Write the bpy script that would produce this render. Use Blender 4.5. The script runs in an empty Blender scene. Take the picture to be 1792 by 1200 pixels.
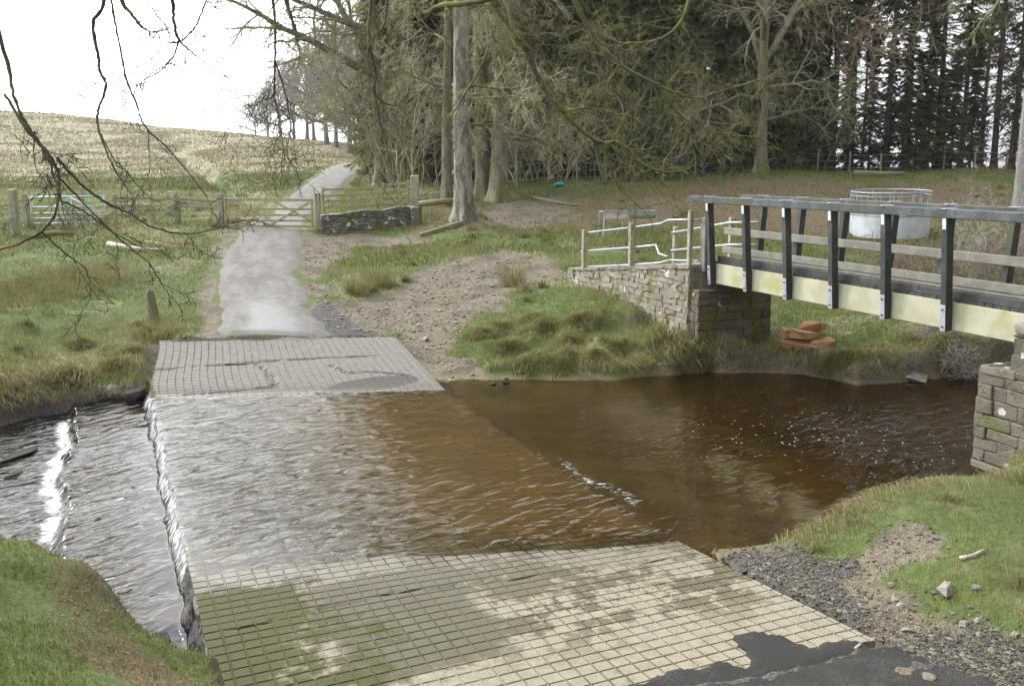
import bpy, math, random
import numpy as np
from mathutils import Vector, Matrix
rad = math.radians
# ------------------------------------------------------------------ camera, sky, sun, exposure
sc = bpy.context.scene
COL = sc.collection
PITCH = 10.33; CAMZ = 4.3; FPX = 1700.0
cam = bpy.data.cameras.new("camera"); camo = bpy.data.objects.new("camera", cam); COL.objects.link(camo)
cam.sensor_width = 36.0; cam.lens = FPX / 1792 * 36.0
cam.clip_start = 0.05; cam.clip_end = 2000
camo.location = (0, 0, CAMZ); camo.rotation_euler = (rad(90 - PITCH), 0, 0)
sc.camera = camo
SUN_AZ, SUN_EL = rad(-52), rad(36)          # azimuth from +Y towards +X
w = bpy.data.worlds.new("World"); sc.world = w; w.use_nodes = True
nt = w.node_tree; nt.nodes.clear()
def wn(t): return nt.nodes.new(t)
out = wn('ShaderNodeOutputWorld'); bg = wn('ShaderNodeBackground'); bg.inputs[1].default_value = 0.1
sky = wn('ShaderNodeTexSky'); sky.sky_type = 'NISHITA'; sky.sun_disc = False
sky.sun_elevation = SUN_EL; sky.sun_rotation = SUN_AZ; sky.air_density = 1.2; sky.dust_density = 2.5
tc = wn('ShaderNodeTexCoord'); mp = wn('ShaderNodeMapping'); mp.inputs['Scale'].default_value = (1, 1, 2.6)
nz = wn('ShaderNodeTexNoise'); nz.inputs['Scale'].default_value = 2.2; nz.inputs['Detail'].default_value = 8
rp = wn('ShaderNodeMapRange'); rp.inputs[1].default_value = .30; rp.inputs[2].default_value = .56; rp.inputs[3].default_value = .70; rp.inputs[4].default_value = 1.0
cr = wn('ShaderNodeMapRange'); cr.inputs[1].default_value = .35; cr.inputs[2].default_value = .75; cr.inputs[3].default_value = 6.4; cr.inputs[4].default_value = 9.2
dot = wn('ShaderNodeVectorMath'); dot.operation = 'DOT_PRODUCT'
dot.inputs[1].default_value = (math.sin(SUN_AZ) * math.cos(SUN_EL), math.cos(SUN_AZ) * math.cos(SUN_EL), math.sin(SUN_EL))
gl = wn('ShaderNodeMapRange'); gl.interpolation_type = 'SMOOTHSTEP'; gl.inputs[1].default_value = .1; gl.inputs[2].default_value = 1.05; gl.inputs[3].default_value = .72; gl.inputs[4].default_value = 4.8
mu = wn('ShaderNodeMath'); mu.operation = 'MULTIPLY'
cc = wn('ShaderNodeCombineColor'); mx = wn('ShaderNodeMix'); mx.data_type = 'RGBA'
L = nt.links.new
L(tc.outputs['Generated'], mp.inputs[0]); L(mp.outputs[0], nz.inputs[0]); L(nz.outputs[0], rp.inputs[0]); L(nz.outputs[0], cr.inputs[0])
L(tc.outputs['Generated'], dot.inputs[0]); L(dot.outputs['Value'], gl.inputs[0])
L(cr.outputs[0], mu.inputs[0]); L(gl.outputs[0], mu.inputs[1])
for i, f_ in enumerate((.955, 1.0, 1.055)):
    q_ = wn('ShaderNodeMath'); q_.operation = 'MULTIPLY'; q_.inputs[1].default_value = f_; L(mu.outputs[0], q_.inputs[0]); L(q_.outputs[0], cc.inputs[i])
L(rp.outputs[0], mx.inputs[0]); L(sky.outputs[0], mx.inputs[6]); L(cc.outputs[0], mx.inputs[7])
L(mx.outputs[2], bg.inputs[0]); L(bg.outputs[0], out.inputs[0])
sl = bpy.data.lights.new("sun", 'SUN'); sl.energy = 2.2; sl.angle = rad(10); sl.color = (1.0, .97, .92)
so = bpy.data.objects.new("sun", sl); COL.objects.link(so)
so.rotation_euler = Vector(dot.inputs[1].default_value).to_track_quat('Z', 'Y').to_euler()
vs = sc.view_settings; vs.view_transform = 'Standard'; vs.look = 'None'; vs.gamma = 1; vs.use_curve_mapping = False
vs.exposure = 0.62
sc.cycles.use_denoising = True; sc.cycles.denoiser = 'OPENIMAGEDENOISE'
sc.cycles.max_bounces = 6; sc.cycles.diffuse_bounces = 3; sc.cycles.glossy_bounces = 3; sc.cycles.transparent_max_bounces = 12
sc.cycles.transmission_bounces = 3; sc.cycles.sample_clamp_indirect = 6; sc.cycles.caustics_reflective = False

# ------------------------------------------------------------------ measuring helpers
CP, SP = math.cos(rad(PITCH)), math.sin(rad(PITCH))
def P(u, v, z=None, t=None):
    """point that the photo pixel (u, v) shows, at height z or at distance t along the view axis"""
    a = (u - 896) / FPX; b = (v - 600) / FPX
    d = np.array([a, CP - b * SP, -(SP + b * CP)])
    if t is None: t = (z - CAMZ) / d[2]
    return d * t + np.array([0, 0, CAMZ])
def depth_of(x, y, z): return y * CP + (CAMZ - z) * SP
L0 = np.array([-3.41, 9.71]); DS = np.array([-.385, .923]); DT = np.array([.923, .385])   # ford frame: along the road, across it
def to_st(x, y):
    qx, qy = x - L0[0], y - L0[1]
    return qx * DS[0] + qy * DS[1], qx * DT[0] + qy * DT[1]
def from_st(s, t): return L0[0] + s * DS[0] + t * DT[0], L0[1] + s * DS[1] + t * DT[1]
rng = np.random.default_rng(7); random.seed(7)
def _h(ix, iy, seed):
    n = (ix.astype(np.int64) * 374761393 + iy.astype(np.int64) * 668265263 + seed * 982451653) & 0x7fffffff
    n = ((n ^ (n >> 13)) * 1274126177) & 0x7fffffff
    return ((n ^ (n >> 16)) & 0xffff) / 65535.0
def vnoise(x, y, seed=0):
    ix, iy = np.floor(x), np.floor(y); fx, fy = x - ix, y - iy
    fx = fx * fx * (3 - 2 * fx); fy = fy * fy * (3 - 2 * fy)
    ix = ix.astype(np.int64); iy = iy.astype(np.int64)
    a = _h(ix, iy, seed); b = _h(ix + 1, iy, seed); c = _h(ix, iy + 1, seed); d = _h(ix + 1, iy + 1, seed)
    return (a * (1 - fx) + b * fx) * (1 - fy) + (c * (1 - fx) + d * fx) * fy
def fbm(x, y, seed=0, o=4):
    r = 0; am = .5; f = 1.0
    for i in range(o):
        r = r + am * vnoise(x * f + 17.3 * i, y * f - 9.1 * i, seed + i); am *= .5; f *= 2.03
    return r / (1 - .5 ** o)
def sst(x, a, b):
    q = np.clip((x - a) / (b - a), 0, 1); return q * q * (3 - 2 * q)
def poly_sdf(x, y, poly):
    """signed distance, positive inside"""
    poly = np.asarray(poly, float); n = len(poly); d = np.full(x.shape, 1e18); ins = np.zeros(x.shape, bool)
    for i in range(n):
        ax, ay = poly[i]; bx, by = poly[(i + 1) % n]
        ex, ey = bx - ax, by - ay; wx, wy = x - ax, y - ay
        k = np.clip((wx * ex + wy * ey) / (ex * ex + ey * ey + 1e-12), 0, 1)
        d = np.minimum(d, (wx - ex * k) ** 2 + (wy - ey * k) ** 2)
        c = ((ay > y) != (by > y)) & (x < (bx - ax) * (y - ay) / (by - ay + 1e-12) + ax)
        ins ^= c
    return np.sqrt(d) * np.where(ins, 1, -1)
def line_dist(x, y, pts):
    d = np.full(x.shape, 1e18)
    for (ax, ay), (bx, by) in zip(pts[:-1], pts[1:]):
        ex, ey = bx - ax, by - ay; wx, wy = x - ax, y - ay
        k = np.clip((wx * ex + wy * ey) / (ex * ex + ey * ey + 1e-12), 0, 1)
        d = np.minimum(d, (wx - ex * k) ** 2 + (wy - ey * k) ** 2)
    return np.sqrt(d)
# ------------------------------------------------------------------ land form
LANE = [(592, 385, 572, 21.5), (540, 382, 545, 24.3), (480, 378, 525, 28), (440, 393, 527, 31.3), (397, 425, 532, 35.6), (370, 465, 557, 40),
        (350, 497, 580, 45), (330, 525, 600, 51), (310, 550, 618, 59), (298, 575, 632, 67), (291, 600, 645, 74), (287, 640, 668, 84), (285, 690, 712, 95)]
ctrl = [  # photo pixel and distance of points on the ground
 (1480,890,10.8),(1580,868,11),(1720,862,11.3),(1792,862,11.3),(1900,870,11.2),(1792,1000,9),(1650,1040,8.7),(1792,1200,7),(1500,960,10),(1430,950,10.6),(1400,1010,9.4),
 (1600,1110,8.2),(1300,1180,7.6),(1000,1260,6.6),
 (0,940,8.5),(130,975,8.2),(250,1090,7.6),(340,1195,7.2),(0,1100,6.6),(150,1200,6),(0,1200,5.6),(-250,900,9.2),
 (700,560,24),(750,500,27),(700,450,31),(700,415,34),(900,470,28),(900,400,34.5),(620,520,25.8),(830,645,20.6),(760,630,21),(720,600,22),(850,560,23.4),(900,600,21.9),
 (1000,560,22.3),(1000,630,20.6),(1000,500,25.5),(1215,600,20.6),(1100,545,22.6),(1120,640,20.4),(1400,560,23),(1500,600,21),(1600,570,22),(1450,520,25.5),(1300,600,21.2),
 (1650,480,29),(1400,440,30),(1750,440,30),(1800,560,23),(1100,440,29.5),(1550,412,33),(1100,408,33),(1300,340,42),(1100,350,41),(1650,345,41),(1330,302,50),(1700,300,54),(1550,303,54),
 (1150,318,50),(1000,322,47),(950,345,43),(865,347,43),(815,380,34),(1000,390,35.5),
 (150,650,20),(100,610,21.5),(0,640,19.6),(0,560,22.5),(200,560,23.5),(100,500,26),(300,500,26.5),(50,430,31),(250,430,31.5),(0,400,34),(200,395,35.5),(330,560,23.3),(340,480,27.8),
 (100,340,48),(300,330,52),(200,310,62),(450,300,66),(100,290,75),(300,285,78),(550,275,85),(500,262,100),(200,250,100),(0,240,100),(-250,330,50),(-300,230,100),
 (0,195,130),(200,213,130),(400,235,125),(550,247,120),(640,258,110),(-300,175,135),(700,268,105),
 (640,392,35.8),(690,385,36.5),(650,350,44),(690,310,56),(760,330,46)]
pts = [P(u, v, t=t) for u, v, t in ctrl]
for v, ul, ur, t in LANE: pts.append(P((ul + ur) / 2, v, t=t))
pts += [np.array(p, float) for p in [(0,0,2.65),(-3,2,2.5),(4,2,1.9),(8,5,1.0),(-8,4,2.0),(-14,4,1.8),(-40,-2,3),(40,0,2),(0,-30,3),(40,34,2.3),(60,60,3.9),(20,15,.9),(14,11,.9),(30,24,1.2),
        (-16,22,1.0),(-30,26,2.0),(-40,16,1.6),(0,75,4.0),(15,80,3.9),(35,85,3.8),(-80,60,6),(-140,150,11),(0,160,3),(60,160,2),(-60,200,6),(20,240,0),(120,120,3),(-150,240,5),(150,240,0)]]
pts = np.array(pts); CX, CZ = pts[:, :2], pts[:, 2]
def _k(r2): return .5 * r2 * np.log(r2 + 1e-9)
n = len(CX); A = np.zeros((n + 3, n + 3))
A[:n, :n] = _k(((CX[:, None] - CX[None]) ** 2).sum(-1)) + np.eye(n) * .6
A[:n, n] = 1; A[:n, n + 1:] = CX; A[n:, :n] = A[:n, n:].T
WT = np.linalg.solve(A, np.concatenate([CZ, np.zeros(3)]))
def land_raw(x, y):
    sh = x.shape; x = x.ravel(); y = y.ravel(); r = np.empty_like(x)
    for i in range(0, len(x), 20000):
        a, b = x[i:i + 20000], y[i:i + 20000]
        r[i:i + 20000] = _k((a[:, None] - CX[:, 0]) ** 2 + (b[:, None] - CX[:, 1]) ** 2) @ WT[:n] + WT[n] + WT[n + 1] * a + WT[n + 2] * b
    return r.reshape(sh)
RIVER = [(-40,8),(-20,12),(-11.55,15.83),(-9.66,17.76),(-8.98,18.63),(-8.04,19.1),(-7.3,19.3),(-1.46,18.6),(-.76,19.2),(-.3,19.2),(.73,19.0),(2.13,19.2),(3.2,19.8),(4.2,20.1),(5.3,19.95),(6.04,19.8),
         (6.86,18.9),(8.14,19.2),(9.99,19.9),(12.5,20.8),(20,22),(40,26),(40,18),(20,15.5),(12,14.3),(8.5,13.8),(7.2,13.3),(6.3,12.3),(5.2,12.0),(4.12,11.4),(3.6,10.8),(3.2,10.66),(1.95,10.6),
         (-2.3,8.2),(-2.45,7.3),(-3.0,7.75),(-3.8,8.4),(-4.6,8.8),(-6,9.4),(-9,10.6),(-14,8.5),(-20,5),(-40,0)]
LANEC = [tuple(P((a + b) / 2, v, t=t)[:2]) for v, a, b, t in LANE]
S0, S1, TW = -4.35, 11.95, 5.32
def slab_z(s, t):
    near = (.02 + .065 * np.clip(t, 0, 5.5) / 5.3) * (-s - .22 * t)
    far = .136 * (s - (8.85 - .29 * t))
    m = np.maximum(near, far); b = -.095
    k = .035
    return k * np.log(np.exp(np.clip(m, -2, 2) / k) + np.exp(b / k))
def slab_end(t): return 12.35 - .29 * t
def height(x, y):
    land = land_raw(x, y)
    d = poly_sdf(x, y, RIVER)
    d = d + (fbm(x * 1.6, y * 1.6, 11) - .5) * .45
    tdist = np.hypot(x, y)
    lane = sst(line_dist(x, y, LANEC), 1.1, 2.4)
    rough = (fbm(x * .9, y * .9, 3, 5) - .5) * .16 + (fbm(x * .28, y * .28, 5, 3) - .5) * .22
    mound = np.exp(-(((x - 1.8) / 2.6) ** 2 + ((y - 21) / 1.8) ** 2)) + .7 * np.exp(-(((x + 9) / 3.5) ** 2 + ((y - 21.5) / 2.2) ** 2)) + .6 * np.exp(-(((x - 8) / 4.5) ** 2 + ((y - 21) / 1.6) ** 2)) + .5 * np.exp(-(((x + 4.2) / 1.6) ** 2 + ((y - 7) / 1.5) ** 2))
    tuss = np.maximum(fbm(x * 1.5 + 5, y * 1.5, 21, 3) - .42, 0) * 1.1
    hill = sst(tdist, 45, 70) * ((fbm(x * .5, y * .5, 31, 3) - .5) * .55)
    land = land + (rough + mound * tuss + hill) * (.25 + .75 * lane) * sst(tdist, 3, 8)
    wout = .34 + .25 * sst(x, -1, -4)
    bank = sst(-d, 0.0, wout)
    dn = sst(to_st(x, y)[1], .2, -.2); low = (-.50 * sst(d, -.1, 1.0) - .05) * (1 - dn) - .95 * sst(d, -.12, .55) * dn
    _s, _t = to_st(x, y); low = np.where((_t > 5) & (_s > -2) & (_s < 9), np.maximum(low, -.15 - .075 * np.clip(_t - 5.3, 0, 9)), low)
    z = np.where(d > 0, low, low * (1 - bank) + np.maximum(land, .0) * bank)
    s, t = to_st(x, y)
    e = np.minimum(np.minimum(t + .0, TW + .12 - t), np.minimum(s - (S0 - .1), slab_end(t) - s))
    under = sst(e, -.02, .10)
    zs = slab_z(s, t) - .3
    z = np.where((under > 0), np.minimum(z, z * (1 - under) + zs * under), z)
    # shoulder beside the near and far slab: ground stays just under the concrete edge
    side = sst(t, TW + 1.6, TW + .1) * ((s < -1.2) | (s > 7.4)) * (t > TW)
    z = z * (1 - side) + (np.minimum(z, slab_z(s, np.full_like(t, TW)) - .03)) * side
    return z
def hz(x, y): return float(height(np.array([float(x)]), np.array([float(y)]))[0])
def G(u, v, t):
    """ground point below photo pixel at distance t"""
    p = P(u, v, t=t); p[2] = hz(p[0], p[1]); return p

# ------------------------------------------------------------------ mesh helpers
def link(o, parent=None):
    COL.objects.link(o)
    if parent is not None: o.parent = parent
    return o
def np_mesh(name, V, loops, starts, totals, mats, smooth=False, attrs=None):
    me = bpy.data.meshes.new(name)
    me.vertices.add(len(V)); me.vertices.foreach_set('co', np.asarray(V, np.float32).ravel())
    me.loops.add(len(loops)); me.loops.foreach_set('vertex_index', np.asarray(loops, np.int32).ravel())
    me.polygons.add(len(starts)); me.polygons.foreach_set('loop_start', np.asarray(starts, np.int32)); me.polygons.foreach_set('loop_total', np.asarray(totals, np.int32))
    me.polygons.foreach_set('use_smooth', np.full(len(starts), bool(smooth)))
    for an, (typ, data) in (attrs or {}).items():
        at = me.attributes.new(an, typ, 'POINT')
        at.data.foreach_set({'FLOAT': 'value', 'FLOAT_VECTOR': 'vector', 'FLOAT_COLOR': 'color'}[typ], np.asarray(data, np.float32).ravel())
    for m in (mats if isinstance(mats, (list, tuple)) else [mats]): me.materials.append(m)
    me.update(calc_edges=True); me.validate()
    return me
def quads_mesh(name, V, Q, mats, **k):
    Q = np.asarray(Q); return np_mesh(name, V, Q.ravel(), np.arange(len(Q)) * Q.shape[1], np.full(len(Q), Q.shape[1]), mats, **k)
def grid_mesh(name, X, Y, Z, mats, smooth=True, attrs=None, keep=None):
    h, wd = X.shape; V = np.stack([X, Y, Z], -1).reshape(-1, 3)
    i = np.arange(h * wd).reshape(h, wd)
    Q = np.stack([i[:-1, :-1], i[:-1, 1:], i[1:, 1:], i[1:, :-1]], -1).reshape(-1, 4)
    if keep is not None: Q = Q[keep.reshape(-1)]
    return quads_mesh(name, V, Q, mats, smooth=smooth, attrs=attrs)
def obj(name, me, parent=None): return link(bpy.data.objects.new(name, me), parent)
def tag(o, label=None, cat=None, group=None, kind=None):
    if label: o['label'] = label
    if cat: o['category'] = cat
    if group: o['group'] = group
    if kind: o['kind'] = kind
    return o
def thing(name, label, cat, loc=(0, 0, 0), group=None, rz=0):
    o = bpy.data.objects.new(name, None); o.empty_display_size = .2; COL.objects.link(o); o.location = loc; o.rotation_euler = (0, 0, rz)
    return tag(o, label, cat, group)
def copy_tree(o, parent=None):
    c = o.copy(); COL.objects.link(c); c.parent = parent
    for ch in o.children: copy_tree(ch, c)
    return c
class MB:
    """collects boxes, tubes and prisms; build() links them as ONE mesh"""
    def __init__(s): s.V = []; s.F = []; s.R = []
    def add(s, vs, fs, r=None):
        b = len(s.V); s.V += [tuple(map(float, v)) for v in vs]; s.F += [tuple(b + i for i in f) for f in fs]
        s.R += [random.random() if r is None else r] * len(vs)
    def box(s, c, sx, sy, sz, ux=(1, 0, 0), uy=None, uz=None, jit=0, r=None):
        ux = np.array(ux, float); ux /= np.linalg.norm(ux)
        uz = np.array((0, 0, 1) if uz is None else uz, float)
        uy = np.cross(uz, ux) if uy is None else np.array(uy, float); uy /= np.linalg.norm(uy)
        uz = np.cross(ux, uy)
        vs = []
        for k in (-1, 1):
            for j in (-1, 1):
                for i in (-1, 1):
                    v = np.array(c, float) + ux * i * sx / 2 + uy * j * sy / 2 + uz * k * sz / 2
                    if jit: v = v + np.array([random.uniform(-jit, jit) for _ in range(3)])
                    vs.append(v)
        s.add(vs, [(0, 2, 3, 1), (4, 5, 7, 6), (0, 1, 5, 4), (2, 6, 7, 3), (0, 4, 6, 2), (1, 3, 7, 5)], r); return s
    def bar(s, a, b, wd, th, up=(0, 0, 1), r=None):
        a = np.array(a, float); b = np.array(b, float); d = b - a; l = np.linalg.norm(d); d /= l
        up = np.array(up, float); y = np.cross(up, d)
        if np.linalg.norm(y) < 1e-5: y = np.cross((0, 1, 0), d)
        y /= np.linalg.norm(y); z = np.cross(d, y)
        s.box((a + b) / 2, l, wd, th, d, y, z, r=r); return s
    def tube(s, pl, rr, n=8, cap=True, jit=0, seed=0):
        V, Q = tube_arrays(np.asarray(pl, float), np.full(len(pl), rr) if np.isscalar(rr) else np.asarray(rr, float), n, jit)
        k = len(pl); fs = [tuple(q) for q in Q]
        if cap: fs += [tuple(range(n))[::-1], tuple((k - 1) * n + i for i in range(n))]
        s.add(V, fs); return s
    def build(s, name, m, parent=None, bevel=0, smooth=False, seg=1):
        me = bpy.data.meshes.new(name); me.from_pydata(s.V, [], s.F); me.materials.append(m)
        at = me.attributes.new('rnd', 'FLOAT', 'POINT'); at.data.foreach_set('value', np.array(s.R, np.float32))
        if smooth: me.polygons.foreach_set('use_smooth', np.ones(len(me.polygons), bool))
        me.update(); o = obj(name, me, parent)
        if bevel:
            b = o.modifiers.new('bevel', 'BEVEL'); b.width = bevel; b.segments = seg; b.limit_method = 'ANGLE'; b.angle_limit = rad(40)
        return o
def tube_arrays(pl, rr, n, jit=0):
    k = len(pl); tg = np.gradient(pl, axis=0); tg /= np.linalg.norm(tg, axis=1)[:, None] + 1e-9
    ref = np.array([0., 0, 1]) if abs(tg[0, 2]) < .8 else np.array([1., 0, 0])
    a = np.cross(ref[None], tg); a /= np.linalg.norm(a, axis=1)[:, None] + 1e-9; b = np.cross(tg, a)
    th = np.arange(n) * 2 * math.pi / n
    rad_ = rr[:, None] * np.ones((k, n))
    if jit: rad_ = rad_ * (1 + jit * (rng.random((k, n)) - .5))
    V = pl[:, None] + rad_[..., None] * (np.cos(th)[None, :, None] * a[:, None] + np.sin(th)[None, :, None] * b[:, None])
    i = np.arange(k * n).reshape(k, n); j = np.roll(i, -1, 1)
    Q = np.stack([i[:-1], j[:-1], j[1:], i[1:]], -1).reshape(-1, 4)
    return V.reshape(-1, 3), Q
class Tubes:
    def __init__(s): s.V = []; s.Q = []; s.n = 0
    def add(s, pl, rr, n=4, jit=0):
        V, Q = tube_arrays(np.asarray(pl, float), np.asarray(rr, float), n, jit); s.V.append(V); s.Q.append(Q + s.n); s.n += len(V)
    def quads(s, V, Q): s.V.append(V); s.Q.append(Q + s.n); s.n += len(V)
    def mesh(s, name, m, smooth=True):
        return quads_mesh(name, np.concatenate(s.V), np.concatenate(s.Q), m, smooth=smooth)

# ------------------------------------------------------------------ material helpers
class NT:
    def __init__(s, name):
        s.m = bpy.data.materials.new(name); s.m.use_nodes = True; s.t = s.m.node_tree; s.t.nodes.clear()
        s.out = s.t.nodes.new('ShaderNodeOutputMaterial'); s._tc = None
    def n(s, t, **k):
        q = s.t.nodes.new(t)
        for a, b in k.items(): setattr(q, a, b)
        return q
    def l(s, a, b): s.t.links.new(a, b)
    def set(s, sock, v):
        if hasattr(v, 'is_output') or isinstance(v, bpy.types.NodeSocket): s.l(v, sock)
        else:
            if isinstance(v, (tuple, list)) and len(v) == 3 and sock.type == 'RGBA': v = (*v, 1)
            sock.default_value = v
    def obj(s):
        if s._tc is None: s._tc = s.n('ShaderNodeTexCoord')
        return s._tc.outputs['Object']
    def attr(s, name, out='Vector'): return s.n('ShaderNodeAttribute', attribute_name=name).outputs[out]
    def map(s, v, sc=(1, 1, 1), rot=(0, 0, 0), loc=(0, 0, 0)):
        q = s.n('ShaderNodeMapping'); s.l(v, q.inputs[0]); q.inputs['Scale'].default_value = sc; q.inputs['Rotation'].default_value = rot; q.inputs['Location'].default_value = loc; return q.outputs[0]
    def noise(s, v, scale, detail=4, rough=.55, dist=0):
        q = s.n('ShaderNodeTexNoise'); s.l(v, q.inputs['Vector']); q.inputs['Scale'].default_value = scale; q.inputs['Detail'].default_value = detail; q.inputs['Roughness'].default_value = rough; q.inputs['Distortion'].default_value = dist; return q.outputs[0]
    def voro(s, v, scale, feature='F1', out='Distance'):
        q = s.n('ShaderNodeTexVoronoi', feature=feature); s.l(v, q.inputs['Vector']); q.inputs['Scale'].default_value = scale; return q.outputs[out]
    def rng(s, v, a, b, c=0, d=1, smooth=True):
        q = s.n('ShaderNodeMapRange'); q.interpolation_type = 'SMOOTHSTEP' if smooth else 'LINEAR'
        s.set(q.inputs[0], v)
        for i, x in enumerate((a, b, c, d)): q.inputs[i + 1].default_value = x
        return q.outputs[0]
    def math(s, op, a, b=0.0):
        q = s.n('ShaderNodeMath', operation=op); s.set(q.inputs[0], a); s.set(q.inputs[1], b); return q.outputs[0]
    def mul(s, a, b): return s.math('MULTIPLY', a, b)
    def mix(s, f, a, b):
        q = s.n('ShaderNodeMix', data_type='RGBA'); s.set(q.inputs[0], f); s.set(q.inputs[6], a); s.set(q.inputs[7], b); return q.outputs[2]
    def fmix(s, f, a, b):
        q = s.n('ShaderNodeMix', data_type='FLOAT'); s.set(q.inputs[0], f); s.set(q.inputs[2], a); s.set(q.inputs[3], b); return q.outputs[0]
    def sep(s, v):
        q = s.n('ShaderNodeSeparateXYZ'); s.l(v, q.inputs[0]); return q.outputs
    def bump(s, h, dist, st=1.0, nrm=None):
        q = s.n('ShaderNodeBump'); s.set(q.inputs['Height'], h); q.inputs['Distance'].default_value = dist; s.set(q.inputs['Strength'], st)
        if nrm is not None: s.l(nrm, q.inputs['Normal'])
        return q.outputs[0]
    def pbr(s, col, rough=.8, nrm=None, spec=.5, metal=0):
        q = s.n('ShaderNodeBsdfPrincipled'); s.set(q.inputs['Base Color'], col); s.set(q.inputs['Roughness'], rough); q.inputs['Specular IOR Level'].default_value = spec; s.set(q.inputs['Metallic'], metal)
        if nrm is not None: s.l(nrm, q.inputs['Normal'])
        return q.outputs[0]
    def done(s, sh): s.l(sh, s.out.inputs[0]); return s.m
def simple(name, base, layers=(), rough=.8, bump=(30, .004), spec=.4, metal=0, stretch=(1, 1, 1), rnd=0, use_rnd_attr=False):
    k = NT(name); v = k.map(k.obj(), stretch); c = base
    for (scl, col, lo, hi) in layers: c = k.mix(k.rng(k.noise(v, scl, 6, .6), lo, hi), c, col)
    if use_rnd_attr or rnd:
        r = k.attr('rnd', 'Fac') if use_rnd_attr else k.n('ShaderNodeObjectInfo').outputs['Random']
        h = k.n('ShaderNodeHueSaturation'); k.set(h.inputs['Color'], c); k.set(h.inputs['Value'], k.rng(r, 0, 1, 1 - rnd, 1 + rnd, False)); c = h.outputs[0]
    nb = k.bump(k.noise(v, bump[0], 6, .65), bump[1]) if bump else None
    return k.done(k.pbr(c, rough, nb, spec, metal))
def leafmat(name, a, b, attr=None, trans=.35, rnd=.25, scale=.6):
    k = NT(name)
    f = k.attr(attr, 'Fac') if attr else k.rng(k.noise(k.obj(), scale, 3), .35, .65)
    c = k.mix(f, a, b)
    h = k.n('ShaderNodeHueSaturation'); k.set(h.inputs['Color'], c); k.set(h.inputs['Value'], k.rng(k.n('ShaderNodeObjectInfo').outputs['Random'], 0, 1, 1 - rnd, 1 + rnd, False)); c = h.outputs[0]
    d = k.n('ShaderNodeBsdfDiffuse'); k.l(c, d.inputs[0]); tr = k.n('ShaderNodeBsdfTranslucent'); k.l(c, tr.inputs[0])
    mxs = k.n('ShaderNodeMixShader'); mxs.inputs[0].default_value = trans; k.l(d.outputs[0], mxs.inputs[1]); k.l(tr.outputs[0], mxs.inputs[2])
    return k.done(mxs.outputs[0])

# ---- ground: mask = (bare earth/gravel, straw, leaf litter, dark gravel)
k = NT('ground_earth_and_turf'); mk = k.sep(k.attr('mask')); dg = k.attr('dark', 'Fac'); ov = k.obj()
n1 = k.noise(ov, 1.3, 7, .62); n2 = k.noise(ov, 9, 6, .65); n3 = k.noise(ov, 45, 4, .6)
turf = k.mix(k.rng(n2, .35, .7), (.062, .088, .022), (.11, .13, .038))
turf = k.mix(k.rng(n1, .56, .74), turf, (.155, .14, .07))
straw = k.mix(k.rng(n2, .3, .7), (.20, .18, .11), (.285, .25, .165)); straw = k.mix(k.rng(n1, .48, .66), straw, (.15, .15, .075))
earth = k.mix(k.rng(n2, .3, .7), (.10, .08, .054), (.185, .152, .105)); earth = k.mix(k.rng(n1, .45, .62), earth, (.08, .066, .044)); earth = k.mix(k.rng(k.noise(ov, 60, 3), .55, .75), earth, (.34, .30, .25))
litter = k.mix(k.rng(n3, .4, .65), (.095, .064, .04), (.18, .12, .072)); litter = k.mix(k.rng(n2, .5, .66), litter, (.075, .085, .03))
dark = k.mix(k.rng(n3, .4, .65), (.045, .042, .04), (.13, .12, .11))
c = k.mix(k.rng(k.math('ADD', mk[1], k.mul(n2, .4)), .45, .8), turf, straw)
c = k.mix(k.rng(k.math('ADD', mk[2], k.mul(n2, .5)), .5, .85), c, litter)
c = k.mix(k.rng(k.math('ADD', mk[0], k.mul(n2, .5)), .55, .85), c, earth)
wet = k.attr('lev', 'Fac')
c = k.mix(k.rng(wet, .14, -.02), c, k.mix(k.rng(n1, .35, .65), (.155, .118, .052), (.085, .063, .03)))
c = k.mix(k.rng(k.math('ADD', dg, k.mul(n2, .5)), .55, .85), c, dark)
M_GROUND = k.done(k.pbr(c, k.rng(wet, .1, 0, .9, .45), k.bump(k.math('ADD', n2, k.mul(n3, .4)), .05), .25))
# ---- concrete of the ford, read in its own along/across frame
k = NT('grooved_ford_concrete'); st = k.attr('st'); S_, T_, D_ = k.sep(st)
flat = k.n('ShaderNodeCombineXYZ'); k.l(S_, flat.inputs[0]); k.l(T_, flat.inputs[1]); fv = flat.outputs[0]
na = k.noise(fv, 1.1, 7, .6); nb_ = k.noise(fv, 7, 6, .65); nc = k.noise(fv, 60, 4, .6)
pale = k.mix(k.rng(nb_, .3, .7), (.265, .23, .168), (.20, .172, .124))
pale = k.mix(k.rng(nc, .5, .72), pale, (.12, .105, .075))
grey = k.mix(k.rng(nb_, .3, .7), (.195, .175, .148), (.15, .133, .11))
c = k.mix(k.rng(S_, 3, 6), pale, grey)
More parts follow.
